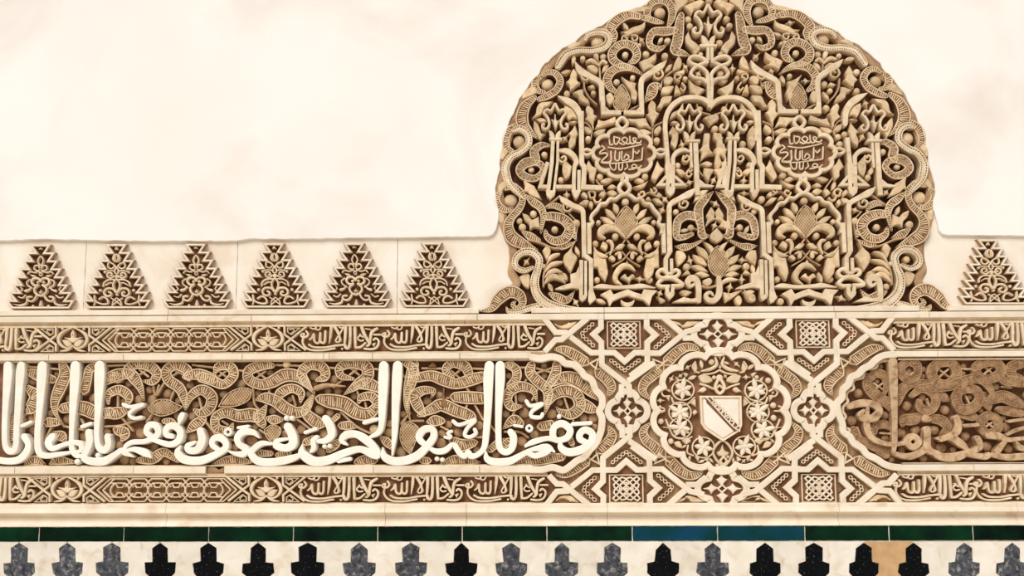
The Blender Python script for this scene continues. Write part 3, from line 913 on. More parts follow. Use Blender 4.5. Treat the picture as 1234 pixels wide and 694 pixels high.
FOLIAGE = '''
@ 590 80 120
F leaf : 585,10* 562,60 566,95 543,100* 570,135 576,168* 602,130 632,116* 606,92 612,50
O bud -3 : 540,180,21
F leaf : 293,357* 320,330 330,280 355,250 400,243 442,238* 412,270 382,282 366,322 330,348
F leaf : 522,268* 570,290 596,320 612,360 580,352 554,368 535,340 520,302
F leaf -3 : 545,386* 580,374 616,375* 590,391
F leaf : 308,372* 335,395 350,430 362,462 392,465* 366,490 356,520* 330,480 308,430
F leaf : 597,400* 575,440 543,470* 565,482 550,530 560,573* 597,540 606,490 618,470*
@ 590 120 280 1230
F leaf : 525,318* 545,350 572,360* 560,400 555,438* 530,415 526,385 503,365*
F leaf : 890,318* 905,350 928,365* 900,400 880,433* 858,410 870,372*
F leaf -2.5 : 393,308* 420,335 437,350* 425,400 400,418* 385,370
O bud -3 : 378,420,16
@ 680 0 120
C stem 12 -3 : 252,545 246,455 240,420
F leaf : 203,375* 225,363 242,385 236,424 214,402
V leaf : 155,425,12 188,414,28 218,430,24 244,455,8
F leaf : 158,455* 200,448 238,475 226,503 188,492
F leaf : 262,503* 275,460 313,444* 300,482
V leaf : 248,445,10 268,420,24 292,432,22
O bud -3 : 130,397,18
F leaf : 65,468* 87,520 92,560 113,570* 70,607 44,630* 35,590 12,570* 40,540
O bud -3 : 20,645,21
C stem 11 -3 : 138,560 145,620 178,676 225,720
O bud -3 : 205,640,18
F leaf -3 : 162,600* 200,583 218,606* 190,615
R scroll_leaf -2.2 : 365,640,24 318,600,50 300,545,62 340,485,62 410,462,56 480,475,40 556,520,5
R scroll_leaf -1.8 : 475,470,30 400,450,50 345,415,62 335,365,62 372,318,60 430,300,60 485,325,60 508,375,56 490,415,50 455,430,20
O bud -3 : 428,373,23
F leaf -1.5 : 393,215* 440,210 470,188 540,165 567,138* 562,190 520,217 490,225 448,242
C curl 12 -2 : 446,240 410,246 405,275 430,280 442,262 426,254
C curl 12 -2 : 470,240 508,242 508,270 484,278 474,258
O bud -3 : 500,296,16 527,306,14
F leaf : 522,430* 560,410 590,400 643,363* 642,412 612,440 654,460* 590,472 555,494*
F leaf -1.5 : 398,528* 450,560 503,575* 496,610 512,650 503,700* 470,690 465,640 438,600
O bud -3 : 480,532,18
@ 780 0 120
T scroll_leaf -2 : 240,95,40 228,150,62 222,215,72 212,285,78 195,345,66 250,366,44 302,384,4
T scroll_leaf -2.2 : 200,205,50 125,212,66 50,215,56 18,262,48 25,315,44 80,335,40 128,312,14
F leaf -4 : 75,300* 85,260 112,245* 110,275
O bud -3 : 300,172,22
F leaf -1 : 266,252* 290,213* 310,270 346,300 370,340 332,382* 310,340 274,302
O bud -3 : 375,370,18
F leaf : 288,545* 330,585 362,600 408,620* 380,642 350,678* 330,650 308,640*
F leaf : 178,492* 194,430 221,383* 243,420 232,470
C curl 11 -2 : 225,560 200,548 194,522 218,512 238,532 216,546
C curl 11 -2 : 245,575 268,605 252,628 234,612
F leaf : 98,642* 110,605 160,595 188,600 150,648
F leaf : 122,582* 118,545 160,528 184,550 150,588
F leaf : 193,652* 200,590 216,600 238,647*
O bud -3 : 268,540,18
F leaf -3 : 186,502* 260,478 255,512
C stem 9 -4 : 100,600 110,550 160,500 230,460
F leaf -1 : 258,40* 310,15 370,-5 402,8* 362,50 332,60 310,97*
F leaf -3 : 335,555* 365,545 398,560* 365,575
@ 690 90 120
F leaf -2 : 233,140* 265,118 288,150 282,190 260,207* 240,180
F leaf : 0,123* 50,100 76,98* 80,140 110,170 123,208* 70,187 45,170 40,145
F leaf : 108,208* 145,240 150,275 173,280* 150,320 146,384* 130,340 88,305* 105,280 93,235
F leaf -1 : 178,308* 220,320 298,288* 302,330 250,342 225,352 190,366 156,373* 175,335
F leaf -1 : 388,300* 430,305 512,298* 526,335 554,378* 510,356 470,366 440,336 398,326
F leaf -2 : 147,402* 180,380 232,374* 216,405 180,422
F leaf -2 : 458,384* 500,375 558,400* 520,417 488,412
C stem 9 -4 : 130,432 136,382 102,332 66,325
C stem 9 -4 : 560,452 560,390 576,350 628,324
F leaf -2 : 78,354* 115,364 137,395 120,407 88,392
O bud -3 : 110,440,21 590,450,23
F leaf -2 : 612,348* 622,380 592,412 568,400 580,370
F leaf : 554,173* 582,200 582,250 607,264* 580,310 560,364* 550,320 513,274* 535,260 530,210
F leaf -2 : 588,227* 610,190 630,150 698,143* 682,190 642,202 620,232
F leaf -2 : 618,127* 640,80 690,75 698,100 660,132
R scroll_leaf -3.5 : 500,185,6 548,130,70 566,85,78 600,70,40 612,95,10
@ 690 200 120
F leaf -2 : 193,102* 240,80 293,84* 250,116 210,117
F leaf -2 : 243,147* 275,124 313,145* 270,156
F leaf -2 : 238,180* 280,164 313,190 275,207
C stem 9 -3 : 165,92 210,150 232,192
F leaf -2 : 183,197* 210,168 237,186* 215,218*
C curl 12 -2 : 118,192 126,217 155,210 156,180 130,168 110,184
F leaf -2 : 58,197* 80,174 107,205 102,228*
F leaf -2 : 37,268* 80,234 118,240 100,272*
F leaf -2 : 113,272* 125,240 147,260 136,294*
C curl 12 -2 : 148,218 160,246 186,246 198,230
O bud -2 : 507,67,23
F leaf -2 : 432,96* 460,78 502,100 480,117
F leaf -2 : 422,143* 480,124 510,110 528,98* 502,140 460,157
C curl 12 -2 : 462,190 475,212 502,200 496,174 475,180
C curl 12 -2 : 548,158 565,187 588,170 570,148
F leaf -2 : 508,234* 530,208 554,238*
F leaf -2 : 558,224* 600,224 644,268* 590,257
F leaf -2 : 588,196* 600,178 628,205 600,217
C stem 9 -3 : 500,205 530,180 560,190 600,210
@ 590 190 120
F leaf -1 : 232,147* 290,184 312,194* 332,230 364,290* 290,262 260,236 233,242* 245,200
F leaf -1 : 228,383* 270,400 296,430 343,408* 353,494* 310,482 280,504* 274,460 243,430
O bud -2 : 228,480,26
R scroll_leaf -2 : 248,255,12 300,302,54 352,340,54 374,400,40 366,470,24 358,520,12
R scroll_leaf -1.6 : 385,350,8 388,405,46 440,405,64 520,430,74 562,490,78 525,560,70 455,578,60 402,548,44 388,505,20
R scroll_leaf -2.4 : 555,470,50 585,530,40 608,575,4
O bud -3 : 455,495,24
R scroll_leaf -3 : 228,510,16 285,545,56 350,572,20
C stem 13 -2 : 268,570 350,588 430,622 480,630
R scroll_leaf -3 : 398,347,6 450,330,42 500,350,40 522,392,6
R scroll_leaf -3 : 466,622,8 500,612,50 550,605,34 602,578,5
C stem 12 -3 : 378,348 430,310 487,264
O bud -2 : 605,452,27
C stem 9 -4 : 555,385 602,432
C stem 9 -4 : 612,480 600,565
@ 590 270 120
F leaf -1 : 368,185* 400,148 427,180 402,258*
V leaf -1.2 : 402,275,4 425,232,28 460,213,26 492,204,4
V leaf -1.2 : 388,332,4 420,288,28 460,270,30 510,260,6
V leaf -1.2 : 384,375,4 415,338,30 460,322,34 505,334,8
V leaf -1.2 : 384,415,4 410,378,34 450,362,38 495,380,26 530,408,4
C stem 15 -2 : 376,430 378,350 404,270
O bud -2 : 375,290,18
F leaf -1 : 597,113* 576,185 612,230 592,280 566,340* 520,272 518,220 555,180
R scroll_leaf -3.5 : 415,480,16 470,505,60 540,525,50 594,463,5
F leaf -4 : 470,330* 530,340 545,385 500,380
@ 790 200 120
T scroll_leaf -2 : 405,175,6 352,225,50 305,285,64 305,355,62 318,420,46 330,480,56 378,482,6
T scroll_leaf -2.2 : 300,355,56 225,340,62 165,372,60 148,430,54 150,490,44 200,492,40 260,470,26
O bud -3 : 250,425,23 145,315,21
C stem 8 -4 : 250,425 310,440
F leaf -2 : 268,252* 285,200 320,168 373,163* 332,212
F leaf -2 : 390,280* 416,320 412,355 433,365* 392,382 346,424* 366,370 358,340
R scroll_leaf -3 : 138,556,5 200,562,50 262,548,30 374,488,4
F leaf -2 : 148,588* 190,590 217,630 192,670 158,694* 144,640
@ 790 270 120
F leaf -1.5 : 337,118* 390,145 412,180 386,197*
F leaf -1.5 : 287,148* 345,175 372,220 366,253* 310,207
F leaf -1.5 : 262,208* 330,235 363,285 340,287* 288,262
F leaf -1.5 : 242,290* 310,284 368,332 300,322*
F leaf -1.5 : 272,347* 320,328 378,355 330,368*
O bud -2.5 : 220,293,25
F leaf -3 : 186,353* 225,318 248,347*
F leaf -3 : 8,500* 40,510 73,532 40,547*
F leaf -3 : 170,470* 200,455 260,470* 210,500
@ 780 100 120
F leaf -1.5 : 153,258* 175,205 220,180 252,128* 252,180 210,217
F leaf -3 : 163,270* 190,257 222,270 190,282
F leaf -1.5 : 178,298* 217,345 212,420 195,458* 165,420 175,370 147,350*
O bud -3 : 370,175,21
C stem 9 -4 : 350,140 372,190 440,212
F leaf -1.5 : 400,348* 440,350 436,410 440,460 473,490* 420,500 372,544* 380,480 357,470* 390,430
F leaf -3 : 372,560* 420,540 458,560 420,577
F leaf -2 : 398,588* 468,600 446,640 430,690* 400,640
F leaf -2 : 193,598* 240,598 274,632 230,637
O bud -3 : 215,568,21
C curl 12 -2 : 282,610 276,640 298,648 312,630
C curl 12 -2 : 290,600 300,615 318,600 300,590
C stem 8 -4 : 372,560 365,600 390,640
'''
both(FOLIAGE)
MIDDLE = '''
@ 790 200 120
F leaf -1 : 430,428* 472,480 467,510 430,534* 388,510 384,475
F leaf -2 : 430,318* 470,360 490,380 523,375* 527,440 480,430 438,420* 460,390
@ 790 270 120
N pinecone -1 : 440,148* 490,200 512,280 496,330 450,378* 390,330 368,260 400,180
V band -1 : 442,372,30 448,430,42 444,490,42 410,530,40 365,522,36 354,490,30 385,474,22 402,494,14
F leaf -2 : 332,390* 380,373 398,400 370,432 338,422
C stem 14 -2 : 320,430 370,440 430,425
V leaf -2 : 455,430,20 475,400,26 520,382,30 575,385,5
F leaf -2 : 470,470* 520,480 555,470 610,455* 560,500 490,545*
F leaf -2.5 : 553,517* 585,493 607,530 590,564 565,550
F leaf -2 : 618,440* 642,470 694,490 698,535 650,532 624,490
@ 780 100 120
F leaf -1.5 : 393,240* 440,220 492,213* 503,245 470,270 440,294* 420,265
F leaf -2 : 468,338* 500,350 532,380 490,402* 470,380
F leaf -1.5 : 540,418* 552,490 510,500 520,560 490,608* 475,560 480,500 468,460*
V band -1 : 545,520,4 545,600,30 540,694,36
'''
ornament(Ctx(lun, -17.), MIDDLE)

lb, lt = P(866, 369)[1], P(860, -12)[1]
leaflets(lun, empty_spots(lun, P(600, 200)[0], P(1128, 200)[0], lb, lt, -15.5, 4.4, 6.0, limit=80), -17., -4.0, 'leaf', 5)
# ================================================================ stepped merlons above the frieze
MERLON_LEFT = [(292, 85), (338, 156), (252, 158), (300, 231), (222, 232), (270, 306), (187, 306), (235, 380), (152, 381), (200, 453), (125, 455), (185, 525), (92, 526), (150, 601), (70, 601), (110, 661)]
ZIG = ' '.join('%g,%g' % p for p in MERLON_LEFT) + ' ' + ' '.join('%g,%g' % (744 - x, y) for x, y in MERLON_LEFT[::-1])
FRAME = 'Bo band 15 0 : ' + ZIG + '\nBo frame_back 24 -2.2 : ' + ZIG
SKIN['frame_back'] = 'ground_light'  # brown step: dirt stain and side shade of the merlon put into colour
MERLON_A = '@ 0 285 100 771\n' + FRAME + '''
F leaf -1 : 350,118* 372,100 394,118*
Co stem 11 -.8 : 372,182 346,228 372,272 398,228
C curl 13 -.6 m372 : 372,338 340,318 312,300 322,270 352,270 362,292
C curl 11 -.6 m372 : 362,310 320,335 275,325 255,345
F leaf -1 m372 : 268,352* 300,355 330,365 300,378
Co stem 9 -1 : 372,335 385,350 372,366 359,350
C curl 20 -.2 m372 : 374,415 345,388 302,394 290,428 318,456 350,452
O bud -1 m372 : 345,425,13
C curl 18 -.2 m372 : 350,455 320,478 316,510 340,540 372,552
F leaf -1 : 372,490* 380,508 402,512* 386,526 392,545* 372,532 352,545* 358,526 342,512* 364,508
C curl 12 -.8 m372 : 275,400 245,420 250,450 290,480
V curl -.8 m372 : 285,470,10 265,495,16 235,505,26
C curl 17 -.2 m372 : 372,550 340,545 322,578 290,602 252,592 252,565 285,560
V leaf -.6 m372 : 245,590,8 235,625,20 180,640,16 120,628,4
F leaf -1 : 352,650* 365,600 372,592* 380,600 392,650*
C stem 10 -1.2 m372 : 165,560 200,570 230,545
C stem 10 -1.2 m372 : 185,470 200,490 190,505
O bud -1 m372 : 300,645,12
'''
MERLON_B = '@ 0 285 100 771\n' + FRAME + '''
F leaf -1 : 352,125* 372,95 392,125*
V leaf -.8 m372 : 352,175,16 342,210,20 355,238,8
Co stem 9 -.8 : 372,165 358,200 372,240 386,200
C curl 13 -.6 m372 : 372,300 345,262 300,245 295,290 330,302 350,285
Co stem 11 -.6 : 372,296 394,325 372,352 350,325
C curl 10 -1 m372 : 360,325 310,320 270,330
O bud -1 m372 : 262,333,13
C curl 14 -.4 m372 : 350,372 318,392 286,372 292,345 322,340 332,362 316,368
O bud -.6 : 372,375,20
Co stem 17 0 : 372,400 340,455 372,522 404,455
C curl 13 -.5 m372 : 352,405 300,405 258,430 248,465
C curl 10 -1 m372 : 345,440 310,432 270,455
C curl 19 -.2 m372 : 362,520 335,490 280,488 254,522 275,556 315,552 320,528 302,520
O bud -1 m372 : 218,503,14
C curl 15 -.4 m372 : 165,555 175,605 240,632 290,625 282,585 245,565 210,585
C curl 12 -.8 m372 : 175,600 160,640
C curl 9 -.8 m372 : 320,575 372,610 415,645
C curl 9 -.8 m372 : 330,640 340,600 372,575
O bud -.6 : 372,540,13
'''
MSPOT = [(48.2, 371.0, 'A'), (140.3, 370.6, 'B'), (236.7, 370.2, 'A'), (331.9, 369.8, 'B'), (429.3, 369.6, 'A'), (523.7, 369.2, 'B'), (1200.0, 366.0, 'B')]
MLAB = ['stepped openwork merlon with heart scrolls, sixth from the round panel on its long side',
        'stepped openwork merlon with lily flower, fifth from the round panel on its long side',
        'stepped openwork merlon with heart scrolls, fourth from the round panel on its long side',
        'stepped openwork merlon with lily flower, third from the round panel on its long side',
        'stepped openwork merlon with heart scrolls, second from the round panel on its long side',
        'stepped openwork merlon with lily flower, next to the round panel above the long inscription',
        'stepped openwork merlon with lily flower, alone above the worn brown inscription']
for (cx, cy, ty), lab in zip(MSPOT, MLAB):
    a = P(48.25, 285 + 665 / 7.71); b = P(cx, cy)
    t = thing('stepped_merlon', lab, 'merlon', b, 'stepped stucco merlons', h=-8)
    xf = ('uv', lambda u, v, a=a, b=b: (u + b[0] - a[0], v + b[1] - a[1]))
    c = Ctx(t, -9.); c.xf = xf; c.crop = (0, 285, 100 / 771)
    out = parse_pts(c, ' '.join('%g,%g' % p for p in MERLON_LEFT) + ' ' + ' '.join('%g,%g' % (744 - x, y) for x, y in MERLON_LEFT[::-1]))
    mb = MB(); fill(mb, out[:, :2], -6.5, -9, .1); mb.build('ground', 'ground_dark', t)
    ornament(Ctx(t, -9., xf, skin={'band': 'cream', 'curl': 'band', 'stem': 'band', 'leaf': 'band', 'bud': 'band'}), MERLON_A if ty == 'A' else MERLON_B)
# ================================================================ narrow ornamental strips above and below the long inscription
MOTTO = '''
@ 340 385 140 1234
C letter 21 0 : 248,118 268,150 240,182 200,176 194,156 226,142 214,195 210,240 238,288 300,318 430,320 550,300
V letter .3 : 283,208,16 312,186,24 330,146,22 334,222,26 364,246,24 390,228,26 398,140,26
C letter 25 .3 : 398,150 398,225 425,244 446,222 452,120
C letter 15 -.5 : 292,82 330,95 355,74 348,100 385,102 402,75
V letter .3 : 515,75,36 508,150,30 492,248,6
V letter .3 : 552,75,36 585,130,32 606,190,22 598,226,18
C letter 17 0 : 645,80 602,150 560,222 590,235 615,215 606,184
C letter 14 -.5 : 596,76 620,84 645,76
C letter 22 .1 : 278,262 330,288 450,290 560,272 640,264 668,268
V letter .4 : 667,80,38 663,170,32 655,268,22
C letter 32 .4 : 716,80 716,180 706,278 682,300 662,285
O bud 0 : 628,305,13
V letter .4 : 766,85,38 768,200,32 772,288,28
C letter 23 .3 : 772,292 825,286 878,245
C letter 18 .2 : 852,182 820,166 794,195 820,220 855,214
O bud 0 : 820,158,13
V letter .4 : 838,78,38 870,160,36 905,222,32 916,256,24 888,277,14
V letter .3 : 1003,88,26 950,122,36 930,190,30 926,250,24 902,278,16
C letter 21 0 : 970,155 1040,155
C letter 24 .2 : 965,210 985,194 1016,216 1014,262 982,300 930,310 868,304
F letter 0 : 943,254* 988,238 965,288*
C letter 12 -.5 : 878,92 930,100
'''
CROSSING = '''
@ 50 385 140 1234
B band 24 .2 m329 : 506,66 506,166 572,215 724,329
B band 24 .3 m329 : 506,334 506,264 572,215 738,80
Bo band 10 -.5 m329 : 538,95 538,138 575,166 665,95
Bo band 10 -.5 m329 : 538,335 538,290 575,264 665,335
C curl 11 -.8 m329 : 558,112 595,105 605,125 575,152
C curl 11 -.8 m329 : 558,318 595,325 605,305 575,278
'''
FLOWER = '''
@ 50 385 140 1234
V band 0 m329 : 329,78,8 258,108,24 198,152,38 176,212,40 205,268,28 262,300,20 312,290,18 330,268,8
V band -.2 m329 : 310,300,10 262,322,26 195,332,8
F leaf 0 : 329,100* 352,150 352,190 425,184* 385,212 329,244 275,212 233,184* 306,190 306,150
F leaf 0 m329 : 213,214* 270,212 316,252 312,280 268,288 235,255
O bud -1 m329 : 215,95,16
F dark .3 : 329,128* 338,160 329,195* 320,160
'''
SKIN['dark'] = 'dark'  # sliver on the flower paints the shade of its inner slit
VT = [vline(391), vline(423.5)]; VB = [vline(573.2), vline(606)]
XT = [P(87.3, 409.5), P(322.8, 407.8)]; XB = [P(80.3, 589.5), P(320.5, 588.8)]
def strip(name, label, cat, u0, u1, vs, group=None, notch_l=0, notch_r=0, gmat='ground', gh=-8.0, waist=None):
    t = thing(name, label, cat, ((u0 + u1) / 2, vs[1]), group, h=-7)
    vm = (vs[0] + vs[1]) / 2
    p = [(u0, vs[1]), (u1, vs[1])] + ([(u1 + notch_r, vm)] if notch_r else []) + [(u1, vs[0]), (u0, vs[0])] + ([(u0 - notch_l, vm)] if notch_l else [])
    if waist is not None:
        c = (u0 + u1) / 2; p = [(u0, vs[1]), (u1, vs[1]), (c + waist, vm), (u1, vs[0]), (u0, vs[0]), (c - waist, vm)]
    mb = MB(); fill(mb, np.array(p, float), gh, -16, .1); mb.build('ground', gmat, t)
    return t
def sh(cx, cy, q):
    a = P(cx, cy)
    return ('uv', lambda u, v: (u + q[0] - a[0], v + q[1] - a[1]))
WARM = {'letter': 'band', 'bud': 'band', 'band': 'band', 'curl': 'band', 'leaf': 'band'}
TL = {0: 'upper', 1: 'lower'}
mcx, mcy = 340 + 615 / 8.814, 385 + 200 / 8.814      # middle of the traced motto
def mottos(t, q0, n, first=0, du=99.6, cut=None):
    for i in range(first, n):
        ornament(Ctx(t, -8.0, sh(mcx, mcy, (q0[0] + i * du, q0[1])), skin=WARM, zoom=.90), MOTTO)
def side_rails(parent, u0, u1, vs):
    for v in vs:
        mb = MB(); run(mb, u0, u1, [(v + .9, -16), (v + .9, -2.6), (v - .9, -2.6), (v - .9, -16)]); mb.build('rail', 'band', parent, smooth=False)

for k, (vs, X, yy) in enumerate(((VT, XT, 407.6), (VB, XB, 589.0))):
    w = 'top strip above' if k == 0 else 'bottom strip below'
    dx = P(0, yy)[0]
    uf = [X[0][0], X[1][0]]; half = 28.0     # half distance between the two crossings of a flower square
    vm = (vs[0] + vs[1]) / 2
    ue = P(668 if k == 0 else 671, yy)[0]
    # 1 partial motto at the frame's edge
    t = strip('motto_strip', 'short end of cursive motto beside the flower square, ' + w + ' the long inscription', 'carved strip', UL - 30, uf[0] - half - 17, vs, 'carved motto strips', notch_r=17)
    side_rails(t, UL - 30, uf[0] - half - 17, vs)
    q = (P(14.9 + (0 if k == 0 else -7.2), yy)[0], vm)
    ornament(Ctx(t, -8.0, sh(340 + 730 / 8.814, mcy, q), skin=WARM, zoom=.90), MOTTO)
    # 2 flower squares with the crossings either side
    for i in (0, 1):
        lab = 'flower square ' + ('between motto end and knots, ' if i == 0 else 'between knots and triple motto, ') + w + ' long inscription'
        t = strip('flower_square', lab, 'carved panel', uf[i] - half - 17, uf[i] + half + 17, vs, 'carved flower squares', gmat='ground', gh=-8.0, waist=half)
        xf = sh(50 + 329 / 8.814, 385 + 215 / 8.814, (uf[i], vm))
        ornament(Ctx(t, -8.0, xf, skin=WARM, zoom=.85), CROSSING); ornament(Ctx(t, -8.0, xf, skin=WARM, zoom=.85), FLOWER)
        side_rails(t, uf[i] - half - 17, uf[i] + half + 17, vs)
    # 3 the knot strip between them
    a, b = uf[0] + half + 4, uf[1] - half - 4
    t = strip('knot_strip', 'long six-sided panel of interlaced knot lines, ' + w + ' the long inscription', 'carved strip', a + 13, b - 13, vs, 'carved knot strips', 17, 17, 'ground_mid')
    side_rails(t, a + 13, b - 13, vs)
    H = (vs[0] - vs[1]) / 2 - 2.6
    def line(pts, hw=.68, h=-1.5, sm=False, cl=False):
        p = np.array([(x, vm + y) for x, y in pts], float)
        if sm: p = smooth_path(p, cl)
        mb = MB(); sweep(mb, p, hw, h, -8.0, 'round', cl, not sm); mb.build('knot_line', 'band', t)
    mid = (a + b) / 2; sp = 22.6; n = 6; x0 = mid - sp * (n - 1) / 2
    for sgn in (1, -1):
        line([(a + 4, 0), (a + 4 + H * 1.15, sgn * H)] + [(x0 - 5, sgn * H)])
        line([(b - 4, 0), (b - 4 - H * 1.15, sgn * H)] + [(x0 + sp * (n - 1) + 5, sgn * H)])
        for i in range(n):
            c = x0 + i * sp
            # outer flat run of each link, crossing down into the neighbouring ring
            line([(c - sp * .72, sgn * H * .28), (c - sp * .34, sgn * H), (c + sp * .34, sgn * H), (c + sp * .72, sgn * H * .28)], h=-1.5 + .25 * (i % 2))
            line([(c - sp * .52, -sgn * H * .05), (c - sp * .42, sgn * H * .38), (c - sp * .20, sgn * H * .60), (c + sp * .20, sgn * H * .60), (c + sp * .42, sgn * H * .38), (c + sp * .52, -sgn * H * .05)], h=-1.2, sm=True)
            line([(c - sp * .26, sgn * H * .66), (c - sp * .12, sgn * H * .24), (c + sp * .12, sgn * H * .24), (c + sp * .26, sgn * H * .66)], h=-1.4)
        line([(a + 11, 0), (a + 11 + H * .62, sgn * H * .62), (x0 - 2, sgn * H * .62)])
        line([(b - 11, 0), (b - 11 - H * .62, sgn * H * .62), (x0 + sp * (n - 1) + 2, sgn * H * .62)])
    # 4 three mottos up to the interlaced panel
    t = strip('motto_strip', 'cursive motto carved three times in a row, ' + w + ' the long ivory inscription', 'carved strip', uf[1] + half + 17, ue - 10, vs, 'carved motto strips', 17, 10)
    side_rails(t, uf[1] + half + 17, ue - 8, vs)
    mottos(t, (P(410.5 if k == 0 else 409, yy)[0], vm), 3, du=99.4 if k == 0 else 99.8)
    # 5 beyond the interlaced panel
    us = P(1072 if k == 0 else 1078, yy - 5)[0]
    t = strip('motto_strip', 'cursive motto running on beside the pointed strap, ' + w + ' the worn brown inscription', 'carved strip', us + 10, UR + 40, vs, 'carved motto strips', 10, 0)
    side_rails(t, us + 6, UR + 40, vs)
    mottos(t, (P(1120.5 if k == 0 else 1127.5, yy - 4)[0], vm), 2, du=94 if k == 0 else 94.5)
# ================================================================ interlaced panel with the rosette
CU = (P(864.8, 401.5)[0] + P(872.3, 589)[0]) / 2
CV = (P(756.5, 495)[1] + P(981.3, 494.3)[1]) / 2
ip = thing('strapwork_panel', 'square-ended panel of cream interlaced straps with knot stars and quatrefoils between the inscriptions', 'wall panel', (CU, P(870, 605)[1]), h=-9)
MX = ('uv', lambda u, v: (2 * CU - u, v))
MY = ('uv', lambda u, v: (u, 2 * CV - v))
MXY = ('uv', lambda u, v: (2 * CU - u, 2 * CV - v))
END_L = '200,22 262,34 318,22 372,34 398,58 448,68 488,102 506,128 546,152 562,192 572,212 602,246 606,292 590,326 604,362 602,420 588,468 568,508 535,545 505,582 462,604 432,628 388,655 330,640 268,652 200,652'
END_R = '350,32 280,38 235,62 205,92 165,112 138,142 98,160 82,200 50,232 45,275 20,305 22,345 32,378 48,420 52,462 88,490 112,528 158,556 186,592 238,616 282,645 330,660 372,664'
cL = Ctx(None, 0); cL.crop = (595, 425, 140 / 648.); endL = smooth_path(parse_pts(cL, END_L)[:, :2])
cR = Ctx(None, 0); cR.crop = (1005, 420, 140 / 648.); endR = smooth_path(parse_pts(cR, END_R)[:, :2])
vt, vb_ = vline(386), vline(607)
ueT, ueB, usT, usB = P(668, 407.6)[0], P(671, 589.0)[0], P(1072, 402.6)[0], P(1078, 584.0)[0]
vmT, vmB = (VT[0] + VT[1]) / 2, (VB[0] + VB[1]) / 2
eL = [tuple(q) for q in endL if q[0] >= (ueT if q[1] > CV else ueB) - 10]
eR = [tuple(q) for q in endR if q[0] <= (usT if q[1] > CV else usB) + 10]
poly = ([(ueT - 10, vt), (ueT, vmT), (ueT - 10, VT[1])] + eL + [(ueB - 10, VB[0]), (ueB, vmB), (ueB - 10, vb_)]
        + [(usB + 10, vb_), (usB, vmB), (usB + 10, VB[0])] + eR[::-1] + [(usT + 10, VT[1]), (usT, vmT), (usT + 10, vt)])
pg = MB(); fill(pg, np.array(poly), -9, -16, .05)
pg.build('ground', 'ground_light', ip, smooth=False)
STRAPS = '''
@ 655 375 120
B strap 39 0 : @E 84,198 128,196 312,45
B strap 39 .1 : 6,50 84,146 168,150
B strap 38 .15 : 186,176 332,288 494,288 566,350 636,288 720,288
B strap 39 .05 : 400,56 402,112 348,160 403,214 407,372 596,520 604,600
B strap 39 0 : 770,360 588,488
B strap 38 0 : 546,508 542,600
@ 770 375 120
B strap 39 .05 : 55,56 55,110 116,165 60,216 60,362 -60,452
B strap 38 .1 : 20,292 146,292 330,142 425,118
B strap 39 0 : 168,40 296,148
B strap 38 0 : 306,186 382,186 446,236
'''
QUATRE = '''
@ 770 375 120
F leaf -1.6 : 548,52* 562,82 590,96* 566,120 552,140 530,120 512,96* 536,82
F leaf -1.6 : 556,270* 542,232 514,206* 540,190 552,172 568,190 596,206* 570,232
F leaf -1.6 : 418,158* 460,148 478,122* 500,142 530,155 500,170 478,196* 460,170
F leaf -1.6 : 690,158* 650,148 628,122* 608,142 574,155 608,170 628,196* 650,170
Bo stem 10 -1.2 : 552,132 580,158 552,184 524,158
'''
def quatrefoil(c, sx, sy, px):
    k = 1 / 5.783 * 1.02; pts = []
    d, R = 80 * k, 84 * k
    for i in range(96):
        t = 2 * math.pi * i / 96; f = (t + math.pi / 4) % (math.pi / 2) - math.pi / 4
        r = d * math.cos(f) + math.sqrt(R * R - (d * math.sin(f)) ** 2)
        pts.append((c[0] + r * sx * math.cos(t), c[1] + r * sy * math.sin(t)))
    mb = MB(); sweep(mb, np.array(pts), 3.9, -.25, -9, 'flat', closed=True); mb.build('quatrefoil_frame', 'cream', ip)
    mb = MB(); fill(mb, np.array(pts), -6.5, -9, .1); mb.build('quatrefoil_ground', 'ground', ip)
    o = P(770 + 552 / 5.783, 375 + 158 / 5.783)
    ornament(Ctx(ip, -6.5, ('uv', lambda u, v: (c[0] + (u - o[0]) * px, c[1] + v - o[1])), skin={'leaf': 'cream', 'stem': 'cream'}), QUATRE)
SPANDREL = '''
@ 770 375 120
R scroll_leaf -2.5 : 428,296,6 398,258,40 335,248,66 268,282,78 200,350,84
R scroll_leaf -2.5 : 150,400,84 95,448,76 42,495,70 28,555,56 88,622,5
Bo stem 11 -2.5 : 98,332 172,362 130,398
C stem 11 -2.5 : 165,360 200,340
@ 655 375 120
R scroll_leaf -3 : 85,262,24 145,268,64 220,305,76 290,352,80
R scroll_leaf -3 : 385,425,80 440,470,80 474,530,66 448,596,8
Bo stem 11 -2.5 : 325,362 382,330 366,398
F leaf -2 : 70,80* 120,100 165,85 240,64* 215,95 170,120 110,115
O bud -2 : 178,88,12
@ 770 375 120
F leaf -2 : 225,70* 280,85 300,112* 330,112 380,98 440,70* 340,68 310,95
'''
SKIN['strap'] = 'cream'
for xf in (None, MX, MY, MXY):
    ornament(Ctx(ip, -9., xf, skin={'leaf': 'leaf', 'stem': 'band'}), STRAPS.replace('@E', '8,282' if xf in (None, MX) else '31,256'))
    ornament(Ctx(ip, -9., xf, skin={'stem': 'band', 'scroll_leaf': 'scroll'}), SPANDREL)
qt, ql = P(865.4, 402.3), P(756.5, 495.2)
for c in (qt, MY[1](*qt)): quatrefoil(c, 1.0, .80, 1.0)
for c in (ql, MX[1](*ql)): quatrefoil(c, .82, .82, .78)

